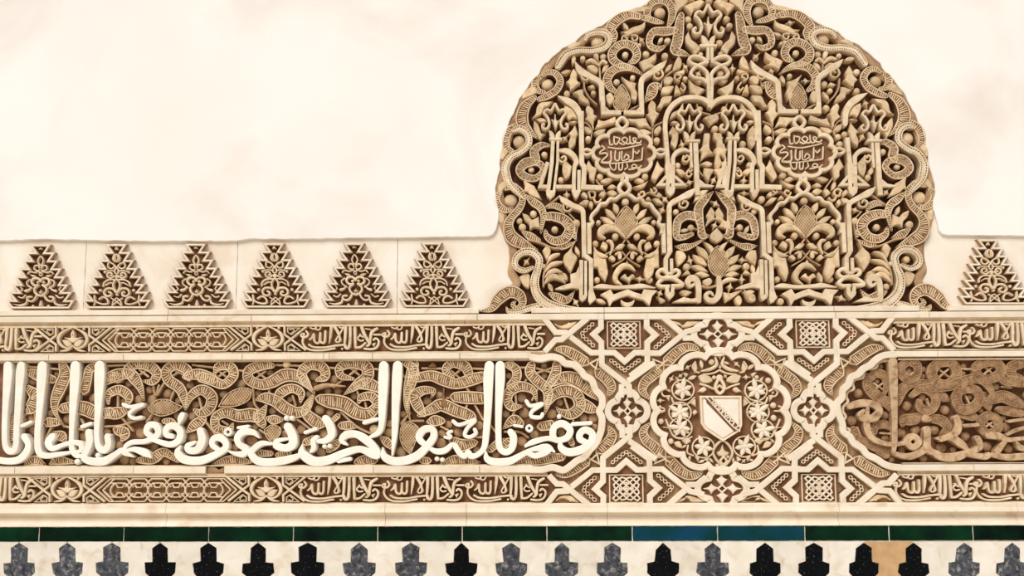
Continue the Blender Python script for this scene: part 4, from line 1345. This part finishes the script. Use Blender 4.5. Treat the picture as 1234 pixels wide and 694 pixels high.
def chain(pts, amp, wl, hw, h, h0, parent):
    p = np.array(pts, float)
    seg = np.hypot(*(p[1:] - p[:-1]).T); tot = seg.sum(); n = max(2, round(tot / wl)) ; wl = tot / n
    for ph in (0, math.pi):
        path = []
        for i in range(n * 10 + 1):
            s = i / 10 * wl; q = s; j = 0
            while j < len(seg) - 1 and q > seg[j]: q -= seg[j]; j += 1
            d = (p[j + 1] - p[j]) / seg[j]; c = p[j] + d * q
            path.append(c + np.array([-d[1], d[0]]) * amp * math.sin(math.pi * s / wl + ph))
        mb = MB(); sweep(mb, np.array(path), hw, h, h0, 'round'); mb.build('braid', 'band', parent)
def pts_in(x0, y0, size, s):
    c = Ctx(None, 0); c.crop = (x0, y0, size / 694.)
    return parse_pts(c, s)[:, :2]
BRAID_POLY = ['355,62 376,62 376,108 318,160 382,218 382,262 338,262 244,160', '452,322 500,322 566,384 640,322 690,322 566,430']
BRAIDS = ['352,80 262,160 356,246', '462,334 566,412 676,334']
BR2_POLY = '84,68 118,68 232,165 120,272 84,272 84,220 146,165 84,108'
BR2 = '112,84 214,165 108,258'
def star(ctr):
    k = 1 / 5.783 * 1.02
    u, v = ctr
    w, hgt = 130 * k, 104 * k
    s8 = [(-w, -hgt), (-30 * k, -hgt), (0, -hgt - 44 * k), (30 * k, -hgt), (w, -hgt), (w, -30 * k), (w + 40 * k, 0), (w, 30 * k), (w, hgt), (-w, hgt), (-w, 30 * k), (-w - 40 * k, 0), (-w, -30 * k)]
    if v < CV: s8 = [(x, -y) for x, y in s8]
    mb = MB(); fill(mb, np.array([(u + x, v + y) for x, y in s8]), -6.2, -9, .1); mb.build('star_ground', 'ground', ip)
    mb = MB(); sweep(mb, np.array([(u + x * .86, v + y * .88) for x, y in ((-w, -hgt), (w, -hgt), (w, hgt), (-w, hgt))]), .7, -3, -6.2, 'round', True, True); mb.build('star_border', 'band', ip)
    a = min(w, hgt) * .80; ax = a * 1.12
    lines = []
    for m in (-.75, -.25, .25, .75):       # plaited net of diagonal strands turning at the border
        lines.append([(-1, -m if False else m), (m, -1 if False else -1)])
    net = []
    for i in range(4):
        t = -1 + .5 * (i + .5)
        e = t
        net.append([(e, -1), (1, -e), (-e if False else -e, 1) if False else (e if False else -e, 1), (-1, e), (e, -1)])
    for j, poly in enumerate(net):
        p = np.array([(u + x * ax, v + y * a) for x, y in poly[:-1]])
        out = []
        for i in range(4):                      # soften the turning corners
            p0, p1, p2 = p[i - 1], p[i], p[(i + 1) % 4]
            out += [p1 + (p0 - p1) * .12, p1 + (p2 - p1) * .12]
        mb = MB(); sweep(mb, np.array(out), .85, -1.6 + .3 * j, -6.2, 'round', True, True); mb.build('knot_line', 'cream', ip)
    for q in ([(-.45, 0), (.45, 0)], [(0, -.45), (0, .45)]):
        mb = MB(); sweep(mb, np.array([(u + x * ax, v + y * a) for x, y in q]), .8, -1.4, -6.2, 'round'); mb.build('knot_line', 'cream', ip)
    mb = MB(); sweep(mb, np.array([(u + .5 * ax * math.cos(t * .3927), v + .5 * a * math.sin(t * .3927)) for t in range(16)]), .75, -1.5, -6.2, 'round', True); mb.build('knot_line', 'cream', ip)
sc = P(655 + 561 / 5.783, 375 + 162 / 5.783)
for m in (lambda u, v: (u, v), MX[1], MY[1], MXY[1]):
    star(m(*sc))
    for a, b in zip(BRAID_POLY + [BR2_POLY], BRAIDS + [BR2]):
        x0 = 655 if a is not BR2_POLY else 770
        pa = np.array([m(*q) for q in pts_in(x0, 375, 120, a)]); pb = np.array([m(*q) for q in pts_in(x0, 375, 120, b)])
        mb = MB(); fill(mb, pa, -5.2, -9, .1); mb.build('braid_ground', 'ground', ip)
        chain(pb, 2.0, 5.2, .55, -2.2, -5.2, ip)

# ---------------------------------------------------------------- rosette with the shield
ros = thing('rosette_medallion', 'round lobed rosette of six-petalled flowers around a pointed shield, between the inscriptions', 'medallion', (CU, CV), h=-9)
cp = (868.9, 497.0)
def lobes_uv(rx, ry, depth, n=14, k=12, ph=0.):
    out = []
    for i in range(n * k):
        t = 2 * math.pi * i / (n * k)
        s = 1 - depth + depth * abs(math.sin(n * (t - math.pi / 2 - math.pi / n) / 2)) ** .55
        out.append((CU + rx * s * math.cos(t), CV + ry * s * math.sin(t)))
    return np.array(out)
ring_path = lobes_uv(82.0, 72.5, .10)
mb = MB(); sweep(mb, ring_path, 3.8, .6, -9, 'flat', closed=True); mb.build('lobed_frame', 'cream', ros)
mb = MB(); fill(mb, ring_path, -8.2, -9, .1); mb.build('ground', 'ground', ros)
FL = [(350, 268), (340, 345), (343, 398), (420, 465), (560, 462), (623, 405), (607, 343), (600, 270)]
LONG = [1.45, 2.6, 3.0, 1.9, 1.2, .2, .6, 1.75]
for i, (x, y) in enumerate(FL):
    c = P(700 + x / 2.8333, 375 + y / 2.8333)
    mb = MB(); sweep(mb, np.array([(c[0] + 13.2 * math.cos(t * .2618), c[1] + 12.2 * math.sin(t * .2618)) for t in range(24)]), .85, -2.6 - .2 * (i % 2), -8.2, 'round', True); mb.build('ring_stem', 'band', ros)
    mb = MB(); dome(mb, c, 2.6, -.2, -8.2); fl_ = mb.build('flower', 'cream', ros)
    ph = LONG[i]
    for k in range(6):
        t = ph + k * math.pi / 3; d = np.array([math.cos(t), math.sin(t)]); L_ = 15.5 if k == 0 else 11.3
        path = np.array([np.array(c) + d * L_ * f for f in (.12, .35, .6, .82, 1.0)])
        mb = MB(); sweep(mb, path, np.array([1.0, 2.5, 2.9, 1.7, .15]), -1.0 + .05 * k, -8.2, 'round'); mb.build('petal', 'cream', fl_)
ROSETTE = '''
@ 770 375 120
V stem -2 m565 : 535,320,14 545,370,22 500,402,24 440,415,12
F leaf -1.5 m565 : 415,450* 460,438 505,460 515,485 480,500 435,492
C stem 12 -2 m565 : 565,408 520,430 450,440
C stem 13 -2 m565 : 565,515 530,540 480,520 430,505
Co leaf 20 -1.6 : 565,470 535,530 567,572 600,530
O bud -2 : 565,462,24
C stem 11 -2.4 m565 : 395,350 375,385 400,420 420,425
F leaf -2 m565 : 400,345* 410,400 395,432* 378,395
F leaf -2 m565 : 412,560* 450,525 475,545 450,565*
F leaf -2.5 m565 : 255,450* 285,475 270,500*
C curl 12 -2 m565 : 215,590 175,590 160,560 185,540 215,555
F leaf -2 m565 : 185,590* 215,585 215,630*
F leaf -2 m565 : 360,640* 395,610 400,665*
C stem 11 -2.6 m565 : 230,600 250,640 330,650 390,600
F leaf -2.5 m565 : 300,420* 345,435 330,460*
C curl 11 -2 m565 : 150,660 120,680 130,694 180,694
@ 770 490 120
Co stem 15 -1.8 : 585,235 520,320 592,412 655,320
F leaf -1.6 : 560,345* 545,320 570,305 585,260* 600,305 630,320 608,345
Bo leaf 13 -1.8 : 592,345 616,378 592,408 568,378
F leaf -2 m588 : 245,250* 285,240 310,290* 265,280
F leaf -2 m588 : 300,235* 345,215 365,240 330,265*
F leaf -2 m588 : 390,345* 425,350 415,385*
F leaf -2 m588 : 455,370* 490,345 485,385*
C stem 11 -2.4 m588 : 190,90 215,150 250,210 330,225 370,210
C stem 11 -2.4 m588 : 345,270 340,320 380,340
C curl 11 -2 m588 : 130,30 160,40 180,15 150,5
F leaf -2 m588 : 375,40* 395,20 410,40 385,60*
F leaf -2 m588 : 160,140* 215,145 250,160*
'''
ornament(Ctx(ros, -8.2, skin={'leaf': 'band', 'stem': 'band', 'curl': 'band', 'bud': 'band'}), ROSETTE)
shd = thing('shield', 'pointed stone shield with diagonal lettered band in the middle of the rosette', 'shield', P(870, 505), h=-8)
SH = [(843.2, 476.8), (893.6, 476.8), (894.6, 512), (892, 519), (871.5, 532), (849, 517), (844.6, 510)]
sp_ = px_poly(SH); so = np.array(sp_)
mb = MB(); fill(mb, so, -.6, -8.2, .6); mb.build('shield_body', 'band', shd)
cen = so.mean(0)
mb = MB(); sweep(mb, cen + (so - cen) * .95, 1.0, 1.0, -3, 'flat', True, True); mb.build('rim', 'cream', shd)
mb = MB(); fill(mb, cen + (so - cen) * .84, .5, -3, .4); mb.build('shield_face', 'plaster_ground', shd)
BAND = '''
@ 770 375 120
G band 1.0 : 462,600 500,596 700,800 704,840 660,838 470,640
'''
ornament(Ctx(shd, -2., skin={'band': 'ground'}), BAND)
BTEXT = '''
@ 770 375 120
C letter 9 2 : 470,602 640,790 700,836
C letter 9 2 : 500,598 660,760 702,806
C letter 10 2 : 490,622 505,640 520,625 512,612
C letter 10 2 : 515,650 535,640 530,670
C letter 10 2 : 530,665 560,650 548,690
C letter 10 2 : 556,690 585,672 575,712
C letter 10 2 : 585,705 605,695 600,735 625,720
C letter 10 2 : 615,745 640,735 630,770
C letter 10 2 : 645,765 665,770 650,795
C letter 10 2 : 668,815 690,800 680,780
'''
ornament(Ctx(shd, -2., skin={'letter': 'cream'}), BTEXT)

leaflets(ros, empty_spots(ros, CU - 80, CU + 80, CV - 70, CV + 70, -7.9, 3.0, 5.0, limit=60), -8.2, -2.4, 'band', 9)
# ================================================================ the long ivory inscription
car = thing('inscription_panel', 'long panel of large ivory cursive letters over scrolling leaves, with one lobed end', 'inscription', P(330, 570), h=-13)
u0 = UL - 30
p = [(u0, vline(429))] + [tuple(q) for q in endL] + [(u0, vline(565))]
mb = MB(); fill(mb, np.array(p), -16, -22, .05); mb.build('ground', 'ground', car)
blocks(car, 'frame_block', [-330, -90, 59, 149, 292, 390, 397, 449, 554, 640], 424.8, 432.0, .6)
blocks(car, 'frame_block', [-330, -90, 18, 161, 248], 561, 569.6, .6)
blocks(car, 'frame_block', [270, 450, 578, 642], 561, 569.6, .6)
mb = MB(); fill(mb, px_poly([(249, 563), (255, 561.5), (262, 566), (269, 563), (268, 570), (247, 571)]), -5, -16, .8); mb.build('broken_edge', 'ground_light', car)
for vs in ((vline(432), vline(434)), (vline(559.4), vline(561))):
    mb = MB(); run(mb, u0, P(640, 500)[0], [(vs[0], -16), (vs[0], -4), (vs[1], -4), (vs[1], -16)]); mb.build('fillet', 'band', car, smooth=False)
mb = MB(); run(mb, u0, ueB - 11, [(vline(569.6), -16), (vline(569.6), -3.5), (VB[0] + .9, -4.5), (VB[0] + .9, -16)]); mb.build('fillet', 'band', car, smooth=False)
mb = MB(); run(mb, P(636, 426)[0], ueT - 9, [(VT[1] - .9, -16), (VT[1] - .9, -4), (vline(428.5), -5), (vline(428.5), -16)]); mb.build('fillet', 'band', car, smooth=False)
mb = MB(); sweep(mb, endL, 4.1, .7, -16, 'flat'); mb.build('lobed_end', 'cream', car)

SCROLLS = '''
@ 0 425 140 648
R scroll_leaf -5 : 335,55,40 352,120,70 322,200,72 296,270,52 302,340,22 350,415,5
R scroll_leaf -5.5 : 335,310,54 400,300,70 470,312,84 530,340,72 610,330,60
R scroll_leaf -6 : 150,105,40 205,125,64 290,150,40
R scroll_leaf -6 : 140,190,30 185,245,76 158,310,70 130,320,10
R scroll_leaf -6 : 250,385,56 305,388,40 335,390,6
R scroll_leaf -5.5 : 460,210,56 475,150,54 490,90,50 545,70,50
R scroll_leaf -6 : 600,130,60 655,140,60
R scroll_leaf -6 : 40,480,40 70,400,50 60,350,20
R scroll_leaf -6 : 290,445,20 330,465,60 350,490,20
R scroll_leaf -6 : 130,620,20 180,600,56 240,625,10
R scroll_leaf -6 : 265,620,10 310,600,50 400,610,20
C stem 12 -7 : 140,75 330,90 | 270,300 340,300 | 345,410 300,370 240,480 | 345,410 460,430 | 60,370 170,330 180,400 | 440,370 470,430 | 20,440 120,370
@ 120 425 140 648
R scroll_leaf -5 : 240,265,6 218,195,38 186,140,66 150,95,60 195,62,54 268,72,60 312,115,58 285,160,42 235,155,10
R scroll_leaf -5.3 : 20,150,62 90,122,74 165,112,50
R scroll_leaf -5 : 472,318,6 462,250,46 438,195,60 380,152,62 364,102,60 415,66,58 478,92,58 490,135,50
R scroll_leaf -5.4 : 470,130,40 540,118,66 630,145,60
R scroll_leaf -5.5 : 15,335,54 90,335,70 150,310,30
R scroll_leaf -5 : 40,285,10 42,230,44 100,205,56 152,240,54 150,285,20
R scroll_leaf -5 : 472,318,6 498,245,46 560,205,60 618,245,68 605,310,62 558,335,50 518,315,14
N pinecone -3 : 262,308* 310,266 370,260 420,284 455,300* 410,332 340,352 290,336
R scroll_leaf -6 : 205,600,30 285,592,60 350,555,50 430,605,20
R scroll_leaf -6 : 475,445,8 520,405,60 565,372,50 580,345,8
R scroll_leaf -6 : 85,430,50 130,450,64 110,495,8
R scroll_leaf -6 : 350,380,30 390,385,40 430,415,10
C stem 12 -7 : 25,70 125,66 | 288,180 300,240 320,180 | 352,160 312,232 | 405,210 385,262 | 110,360 172,432 | 20,410 100,405 185,378 | 510,65 625,80 | 250,385 282,340 | 565,360 640,460 | 90,230 90,300 | 210,90 260,130 | 255,90 205,125 | 400,90 455,120 | 450,90 400,125 | 545,250 560,310
@ 240 425 140 648
R scroll_leaf -5 : 0,132,60 60,150,62 130,175,52 186,122,56 162,72,56 102,74,50 80,112,16
R scroll_leaf -5 : 405,70,30 345,68,58 272,98,60 274,148,60 340,176,60 402,160,72 470,125,80 540,130,70 592,172,40 630,222,6
R scroll_leaf -5 : 308,262,8 360,250,60 420,268,70 480,312,72 545,332,62 602,298,40 640,215,6
R scroll_leaf -5.3 : 560,275,12 562,222,46 512,196,52 452,220,60 425,262,40
R scroll_leaf -5.3 : 182,392,10 158,432,42 92,420,52 84,362,52 140,332,60 212,350,72 282,345,80 330,350,66 372,285,6
R scroll_leaf -5.6 : 320,355,60 345,395,50 350,420,10
N pinecone -3 : 103,300* 150,232 220,198 282,206 272,260 200,296
N pinecone -5 : 358,428* 400,402 447,420 440,460 400,498* 370,470
R scroll_leaf -6 : 365,360,10 410,372,56 455,372,20
R scroll_leaf -6 : 65,622,8 150,600,50 220,602,50 295,612,5
R scroll_leaf -6 : 335,560,40 395,562,30
R scroll_leaf -6 : 430,570,30 490,560,40
O bud -5.5 : 480,62,22
C stem 12 -7 : 290,190 300,280 335,330 | 380,195 386,240 | 205,95 252,100 | 425,65 565,70 | 95,95 145,135 | 145,95 95,135 | 310,100 360,140 | 360,100 310,140 | 540,370 620,430 | 515,240 530,290 | 150,480 220,495 | 120,380 150,400 | 330,430 370,455
@ 360 425 140 648
R scroll_leaf -5 : 80,222,6 42,172,40 12,112,58 58,66,60 128,80,60 142,130,52 92,152,16
R scroll_leaf -5 : 302,145,16 232,126,42 226,80,50 290,56,60 368,72,70 380,128,70 328,172,60 248,232,6
R scroll_leaf -5.4 : 300,185,30 380,172,70 450,200,50
R scroll_leaf -4.6 : 108,255,50 170,268,84 250,285,88 320,332,80 385,340,70 432,290,52 402,242,52 345,250,42 330,282,10
R scroll_leaf -5.4 : 82,222,5 42,290,40 40,340,60 100,390,70 135,402,30
R scroll_leaf -5.2 : 640,55,60 622,130,62 602,200,42 596,290,22 622,385,5
R scroll_leaf -6 : 230,405,40 280,405,50 310,410,10
R scroll_leaf -6 : 320,610,40 360,600,60 420,600,40
R scroll_leaf -6 : 455,470,20 490,500,50 520,540,10
R scroll_leaf -6 : 160,545,30 200,510,50 230,480,10
R scroll_leaf -6 : 185,375,30 215,350,30
R scroll_leaf -6 : 30,500,40 80,480,50
O bud -5 : 415,425,26
C stem 12 -7 : 230,330 320,412 410,455 | 320,412 250,440 | 160,80 225,85 | 390,85 445,90 | 240,148 188,190 | 280,80 330,120 | 330,80 280,120 | 365,275 375,320 | 320,210 330,240 | 590,370 570,400
V stem -4 : 92,196,30 150,180,24 255,185,6
@ 480 425 140 648
N pinecone -3.5 : 10,420* 50,384 102,408 112,440 92,500 65,565* 30,530 8,480
R scroll_leaf -5 : 30,50,30 82,90,60 72,170,50 45,230,32 60,340,5
R scroll_leaf -5.3 : 90,140,50 180,126,62 250,150,70 320,172,60 400,150,72 470,130,60
R scroll_leaf -5 : 310,140,12 262,95,42 300,56,52 368,72,62 395,122,50
R scroll_leaf -5 : 180,250,8 195,212,30 132,210,52 88,242,62 110,300,62 140,345,30
R scroll_leaf -5.2 : 115,345,30 190,310,62 240,290,74 320,322,72 400,352,60 432,388,6
F scroll_leaf -4.6 : 252,192* 240,270 225,300 280,300 262,260
R scroll_leaf -5.2 : 308,245,54 370,248,74 470,252,70
R scroll_leaf -6 : 158,385,16 200,378,64 245,380,36
R scroll_leaf -6 : 300,490,50 352,515,72 425,500,40
R scroll_leaf -6 : 235,620,16 310,600,60 380,602,50 455,612,8
R scroll_leaf -6 : 130,600,40 165,602,40
R scroll_leaf -6 : 510,540,40 560,500,40 600,480,10
R scroll_leaf -6 : 640,60,30 625,60,50
F scroll_leaf -5 : 160,82* 190,50 215,80*
C stem 12 -7 : 10,392 62,335 | 62,380 135,378 | 235,410 292,440 | 270,250 312,250 | 130,84 245,86 | 405,85 470,88 | 425,290 470,370 | 510,400 545,445 | 290,95 340,140 | 340,95 290,140 | 375,190 395,215 | 380,290 370,330 | 430,470 470,470 | 20,120 60,160
@ 595 425 140 648
R scroll_leaf -5.4 : 75,62,40 122,90,52 126,140,52 85,185,40
R scroll_leaf -5 : 242,272,6 218,208,40 150,186,60 92,212,60 76,262,52 100,300,50 155,298,14
R scroll_leaf -5 : 285,342,6 300,270,42 298,205,60 240,152,62 202,105,60 212,60,44
R scroll_leaf -5.1 : 300,190,40 345,115,60 352,55,44
R scroll_leaf -5.2 : 320,170,40 400,136,72 480,160,84 545,222,50 585,265,5
R scroll_leaf -5 : 292,300,20 335,235,60 400,210,72 462,235,72 480,300,70 430,342,60 372,326,30 350,300,8
R scroll_leaf -5.4 : 480,270,60 535,305,66 590,325,10
R scroll_leaf -6 : 50,422,8 110,375,62 155,395,36
R scroll_leaf -6 : 262,410,50 325,402,60
R scroll_leaf -6 : 125,612,16 220,600,62 300,590,62 385,582,40
R scroll_leaf -6 : 40,530,40 85,490,40
R scroll_leaf -6 : 420,470,40 440,510,30
C stem 12 -7 : 232,82 332,110 | 235,112 332,80 | 140,80 200,80 | 85,390 122,310 | 370,170 412,300 445,375 | 120,230 125,280 | 60,440 140,440 190,470 | 250,190 215,260 | 180,150 160,190
'''
ornament(Ctx(car, -16., skin={'stem': 'stem', 'scroll_leaf': 'scroll'}), SCROLLS)
LETTERS = '''
@ 0 425 140 648
V letter 1 : 44,72,50 44,130,54 31,300,38 26,480,34 40,540,36 68,550,38 88,520,36 95,400,38 108,200,46 114,120,54 118,72,48
V letter 1.2 : -60,590,30 30,605,38 100,598,42 145,560,44 158,512,36 136,468,38
V letter 1 : 236,74,56 232,150,58 222,300,42 210,450,38 216,548,40 252,575,34 330,566,28 395,555,16
V letter 1.3 : 292,468,42 270,502,44 292,535,34 350,515,26 412,500,30 452,512,34 452,545,28 425,555,16
V letter 1 : 420,72,56 418,150,58 408,300,44 400,450,30 402,535,34 428,572,34 460,578,16
V letter 1.2 : 495,445,42 500,492,44 486,540,40 468,582,40 505,605,44 580,605,50 640,570,36 680,545,34 700,560,34 745,580,8
V letter 1 : 556,72,58 555,140,62 548,300,44 540,450,32 550,525,36 580,545,40 604,515,38 600,468,38
C letter 20 .6 : 122,408 170,387 | 457,412 505,395
O dot 1 : 430,608,18 545,573,16
@ 120 425 140 648
V letter 1 : 300,482,36 328,445,38 312,406,40 276,406,40 262,442,36 290,475,32 250,495,30 180,500,30 142,528,26 152,558,14
V letter 1.2 : 150,545,16 200,540,34 260,562,44 285,582,14
V letter 1.1 : 402,466,30 372,456,36 376,420,38 415,408,42 450,440,42 440,490,40 390,512,36 310,490,26
V letter 1 : 443,402,6 450,372,34 462,347,34
V letter 1.1 : 562,436,42 572,490,48 545,540,44 500,545,40 492,520,36 530,500,20
V letter 1.3 : 452,520,8 436,556,42 470,595,48 560,602,50 640,572,42 700,535,40 702,500,38 672,475,42 636,480,36 630,515,34 660,540,26
C letter 20 .6 : 132,288 165,302 244,288 190,315 165,345 190,366 232,360
@ 240 425 140 648
Co letter 14 .6 : 160,424 178,442 160,460 142,442
C letter 18 .6 : 218,418 272,410
V letter 1 : 332,472,10 302,446,32 250,440,44 215,470,42 222,510,36 262,538,40 242,566,40 192,560,22 158,545,6
V letter 1.2 : 402,508,16 350,506,34 312,530,36 290,562,40 330,605,46 420,610,48 510,592,44 570,568,24
V letter 1.1 : 494,412,48 520,460,52 522,510,52 480,532,44 430,516,44 442,490,28 495,480,16
O dot 1 : 485,365,15 517,365,15
C letter 20 .8 : 592,445 650,424
@ 360 425 140 648
V letter 1 : 150,368,44 176,412,50 182,460,46 150,490,38 110,494,26
V letter 1.1 : 100,470,24 80,490,32 84,530,32 70,550,20
V letter 1.3 : 20,515,10 20,562,48 80,605,56 160,600,54 250,562,46 340,538,40 415,568,48 440,575,36 430,540,42 380,490,50 320,455,44 262,460,44 240,490,34 268,512,12
V letter 1 : 474,72,54 472,150,60 466,300,48 462,400,36 445,445,32 400,470,18
V letter 1 : 552,72,56 548,150,60 540,300,46 535,450,36 522,570,10
C letter 22 .6 : 365,390 435,370
C letter 24 .6 : 222,605 285,592
O dot 1 : 143,522,14 172,520,14
V letter 1.3 : 468,530,8 478,580,42 530,605,50 600,600,52 660,575,52 710,528,46 752,470,42 745,428,40 700,428,44 670,470,42 695,505,34 735,512,20
@ 480 425 140 648
V letter 1 : 168,528,20 210,550,34 260,545,36 300,512,28 318,522,34 342,560,34 370,576,36 392,552,28 402,576,36 440,570,30 478,530,34 490,450,40 500,300,46 502,150,60 508,72,56
V letter 1 : 568,72,56 568,150,58 560,300,42 558,450,36 566,530,38 600,555,38 635,530,40 642,470,44 626,442,38
V letter 1.2 : 488,550,8 494,590,38 540,610,46 620,605,46 680,575,36 720,558,34 760,575,34 820,558,36 860,540,10
C letter 22 .6 : 306,382 340,402 428,375 385,420 370,460 400,470 432,450 426,428
C letter 18 .6 : 296,438 274,450 292,465 286,476 260,470
O dot 1 : 215,592,14 245,597,14
@ 595 425 140 648
V letter 1 : 352,492,26 330,460,40 340,412,40 385,396,44 426,430,42 410,472,40 360,488,34 300,478,30 220,498,34 178,520,18
V letter 1.1 : 185,545,14 240,535,34 300,528,42 338,552,12
V letter 1.2 : 522,502,30 482,482,40 482,450,40 512,430,42 550,452,42 542,500,44 490,540,50 420,555,48 376,530,40 370,490,16
C letter 22 .6 : 182,270 206,296 272,285 215,325 210,355 260,360 272,342
Co letter 15 .6 : 198,405 214,422 198,438 182,422
C letter 16 .6 : 115,405 158,412
O dot 1 : 365,355,14
C letter 23 .6 : 440,398 540,392
'''
SKIN['dot'] = 'letter'
ornament(Ctx(car, -16., zoom=.94), LETTERS)
# smooth rounded knobs of the ground between the scrolls
for u, v, r in empty_spots(car, P(2, 500)[0], P(728, 500)[0], vline(559), vline(434), -14, 4.0, 6.5, limit=90):
    mb = MB(); dome(mb, (u, v), r * 1.0, -11.5, -16, flat=.55); mb.build('knob', 'ground_light', car)

# ================================================================ the worn inscription
wor = thing('worn_inscription_panel', 'worn brown inscription panel of eroded letters and ring scrolls with scalloped inner rim', 'inscription', P(1150, 567), h=-13)
u1 = UR + 40
p = [(u1, vline(565))] + [tuple(q) for q in endR[::-1]] + [(u1, vline(429))]
mb = MB(); fill(mb, np.array(p), -16, -22, .05); mb.build('ground', 'ground', wor)
def vl(y): return P(1150, y)[1]
def wblocks(joints, y0, y1, h, mat):
    for a, b in zip(joints[:-1], joints[1:]):
        mb = MB(); va, vb = vl(y0), vl(y1)
        run(mb, P(a, 500)[0] + .3, P(b, 500)[0] - .3, [(va, -16), (va, h - .6), (va - .6, h), (vb + .6, h), (vb, h - .6), (vb, -16)]); mb.build('frame_block', mat, wor, smooth=False)
wblocks([1076, 1134, 1330, 1560], 422.8, 429.6, .6, 'cream'); wblocks([1086, 1330, 1560], 431, 433.2, -3, 'band')
wblocks([1079, 1170, 1330, 1560], 559.4, 567.4, .6, 'cream'); wblocks([1086, 1330, 1560], 557.2, 558.6, -3, 'band')
mb = MB(); run(mb, usB + 5, u1, [(vl(567.4), -16), (vl(567.4), -3.5), (VB[0] + .9, -4.5), (VB[0] + .9, -16)]); mb.build('fillet', 'band', wor, smooth=False)
mb = MB(); sweep(mb, endR, 4.0, .7, -16, 'flat'); mb.build('lobed_end', 'cream', wor)
WORN = '''
@ 1005 420 140 648
C band 15 -3.5 : 345,62 285,66 252,78 240,104 196,112 172,130 166,160 124,170 110,195 116,224 82,240 74,268 84,296 58,322 56,352 72,378 58,404 66,440 92,452 84,486 110,512 140,524 150,560 190,580 240,600
R scroll_leaf -6 : 190,150,40 200,210,60 250,265,70 300,300,60 320,340,20
Ro scroll_leaf -6 : 0,0,0
R scroll_leaf -6 : 205,170,40 240,135,50 290,150,50 305,200,40 290,250,20
R scroll_leaf -7 : 120,450,40 145,500,50 200,530,50 280,560,50 330,560,20
R scroll_leaf -7 : 230,470,40 240,430,50 290,420,50 320,440,30
R scroll_leaf -7 : 260,570,40 300,590,50
R scroll_leaf -5.5 : 370,310,20 390,230,60 450,190,50 540,195,40 600,215,30
R scroll_leaf -6 : 390,430,20 400,400,60 450,390,60 490,370,30
C stem 11 -7.5 : 230,190 290,230 | 285,190 230,230 | 410,130 460,170 | 455,130 410,170 | 200,400 230,470 | 270,470 330,475 | 140,440 160,490
V letter 0 : 330,74,50 334,200,48 340,400,32 340,520,30 335,580,20
V letter -1 : 92,322,34 150,305,44 220,310,40 255,342,42 232,382,46 180,392,42 150,370,36 168,345,18
V letter -1.5 : 192,335,20 185,420,36 210,490,36 262,522,30 340,535,24 405,525,26
Co letter 34 -1 : 445,488 478,520 445,552 412,520
V letter -1 : 338,585,24 420,602,38 490,575,40 520,540,40 525,450,38
@ 1094 420 140 648
R scroll_leaf -4.5 : 245,72,50 175,82,56 142,135,60 175,190,60 235,195,52 282,150,56 270,95,56 232,72,40
R scroll_leaf -4.7 : 60,215,20 150,215,54 250,205,56 320,180,60 390,165,56 440,185,50 480,250,30 470,340,6
R scroll_leaf -4.5 : 470,70,56 410,85,56 390,120,50 420,165,54 480,165,54 530,130,56 515,85,56 468,70,40
R scroll_leaf -4.7 : 520,150,50 560,190,40 590,180,60 650,190,50
R scroll_leaf -4.9 : 300,220,50 280,280,60 310,335,62 370,330,60 410,285,54 395,235,54 345,222,50 305,240,40
R scroll_leaf -5 : 410,260,40 440,300,40 470,350,10
R scroll_leaf -5 : 30,260,30 90,220,50 150,250,50 165,300,50 130,345,50 80,330,50 72,290,30
R scroll_leaf -5.2 : 460,370,50 420,400,50 425,450,50 470,475,50 515,440,50 505,390,50 465,370,40
R scroll_leaf -4.6 : 640,80,60 590,100,60 590,150,60 640,170,50
R scroll_leaf -4.8 : 480,280,60 540,265,70 600,290,70 660,320,30
R scroll_leaf -6 : 150,390,50 200,400,60 230,440,50 200,480,20
R scroll_leaf -6 : 20,400,60 60,400,40
R scroll_leaf -6 : 520,340,40 600,350,60 650,360,40
R scroll_leaf -6.5 : 300,370,30 380,380,50 400,400,10
R scroll_leaf -5 : 20,70,50 60,90,50 60,150,40 20,170,50 -20,150,50 -30,100,50 10,72,40
R scroll_leaf -6 : 180,240,20 210,270,50 240,290,10
F leaf -5 : 80,400* 100,360 120,360 145,400 115,412
C stem 11 -7.5 : 190,115 240,155 | 240,110 190,155 | 440,95 490,140 | 490,95 440,140 | 0,130 40,170 | 335,260 355,300 | 440,400 500,445 | 500,400 440,440 | 120,280 130,320 | 290,110 370,112 | 540,210 590,215 | 175,200 180,300
V letter -1 : 110,452,38 112,540,40 130,572,40 172,582,24
V letter -1 : 276,388,36 286,432,40 268,472,40 190,508,26
V letter -1.2 : 168,502,14 240,495,38 300,530,44 332,560,24
V letter -1 : 130,575,24 200,605,46 280,602,48 345,575,34
V letter -1.4 : 395,500,34 408,545,36 375,570,30 335,582,24
V letter -1 : 340,592,24 440,602,36 455,585,16
V letter -1 : 452,482,40 512,488,40 562,508,28 650,500,22
V letter -1.2 : 470,592,24 560,606,38 660,600,40
C letter 20 -1 : 320,430 392,425
C letter 17 -1 : 570,405 645,395
V letter -1.5 : 545,520,26 505,572,36
V letter -1.5 : 560,480,14 610,455,20 660,440,20
V letter -1.3 : 610,520,14 630,550,34 660,560,30
'''.replace('Ro scroll_leaf -6 : 0,0,0\n', '')
ornament(Ctx(wor, -16., skin={'letter': 'worn', 'scroll_leaf': 'worn_scroll', 'band': 'band', 'leaf': 'worn', 'stem': 'worn'}, ribmat='worn_scroll'), WORN)

for u, v, r in empty_spots(wor, P(1022, 500)[0], P(1260, 500)[0], vl(557), vl(434), -14, 3.4, 6.0, limit=60):
    mb = MB(); dome(mb, (u, v), r * 1.0, -10, -16, flat=.55); mb.build('knob', 'worn_scroll', wor)
# ================================================================ tidy
for o in bpy.data.objects:
    if '_o' in o: del o['_o']
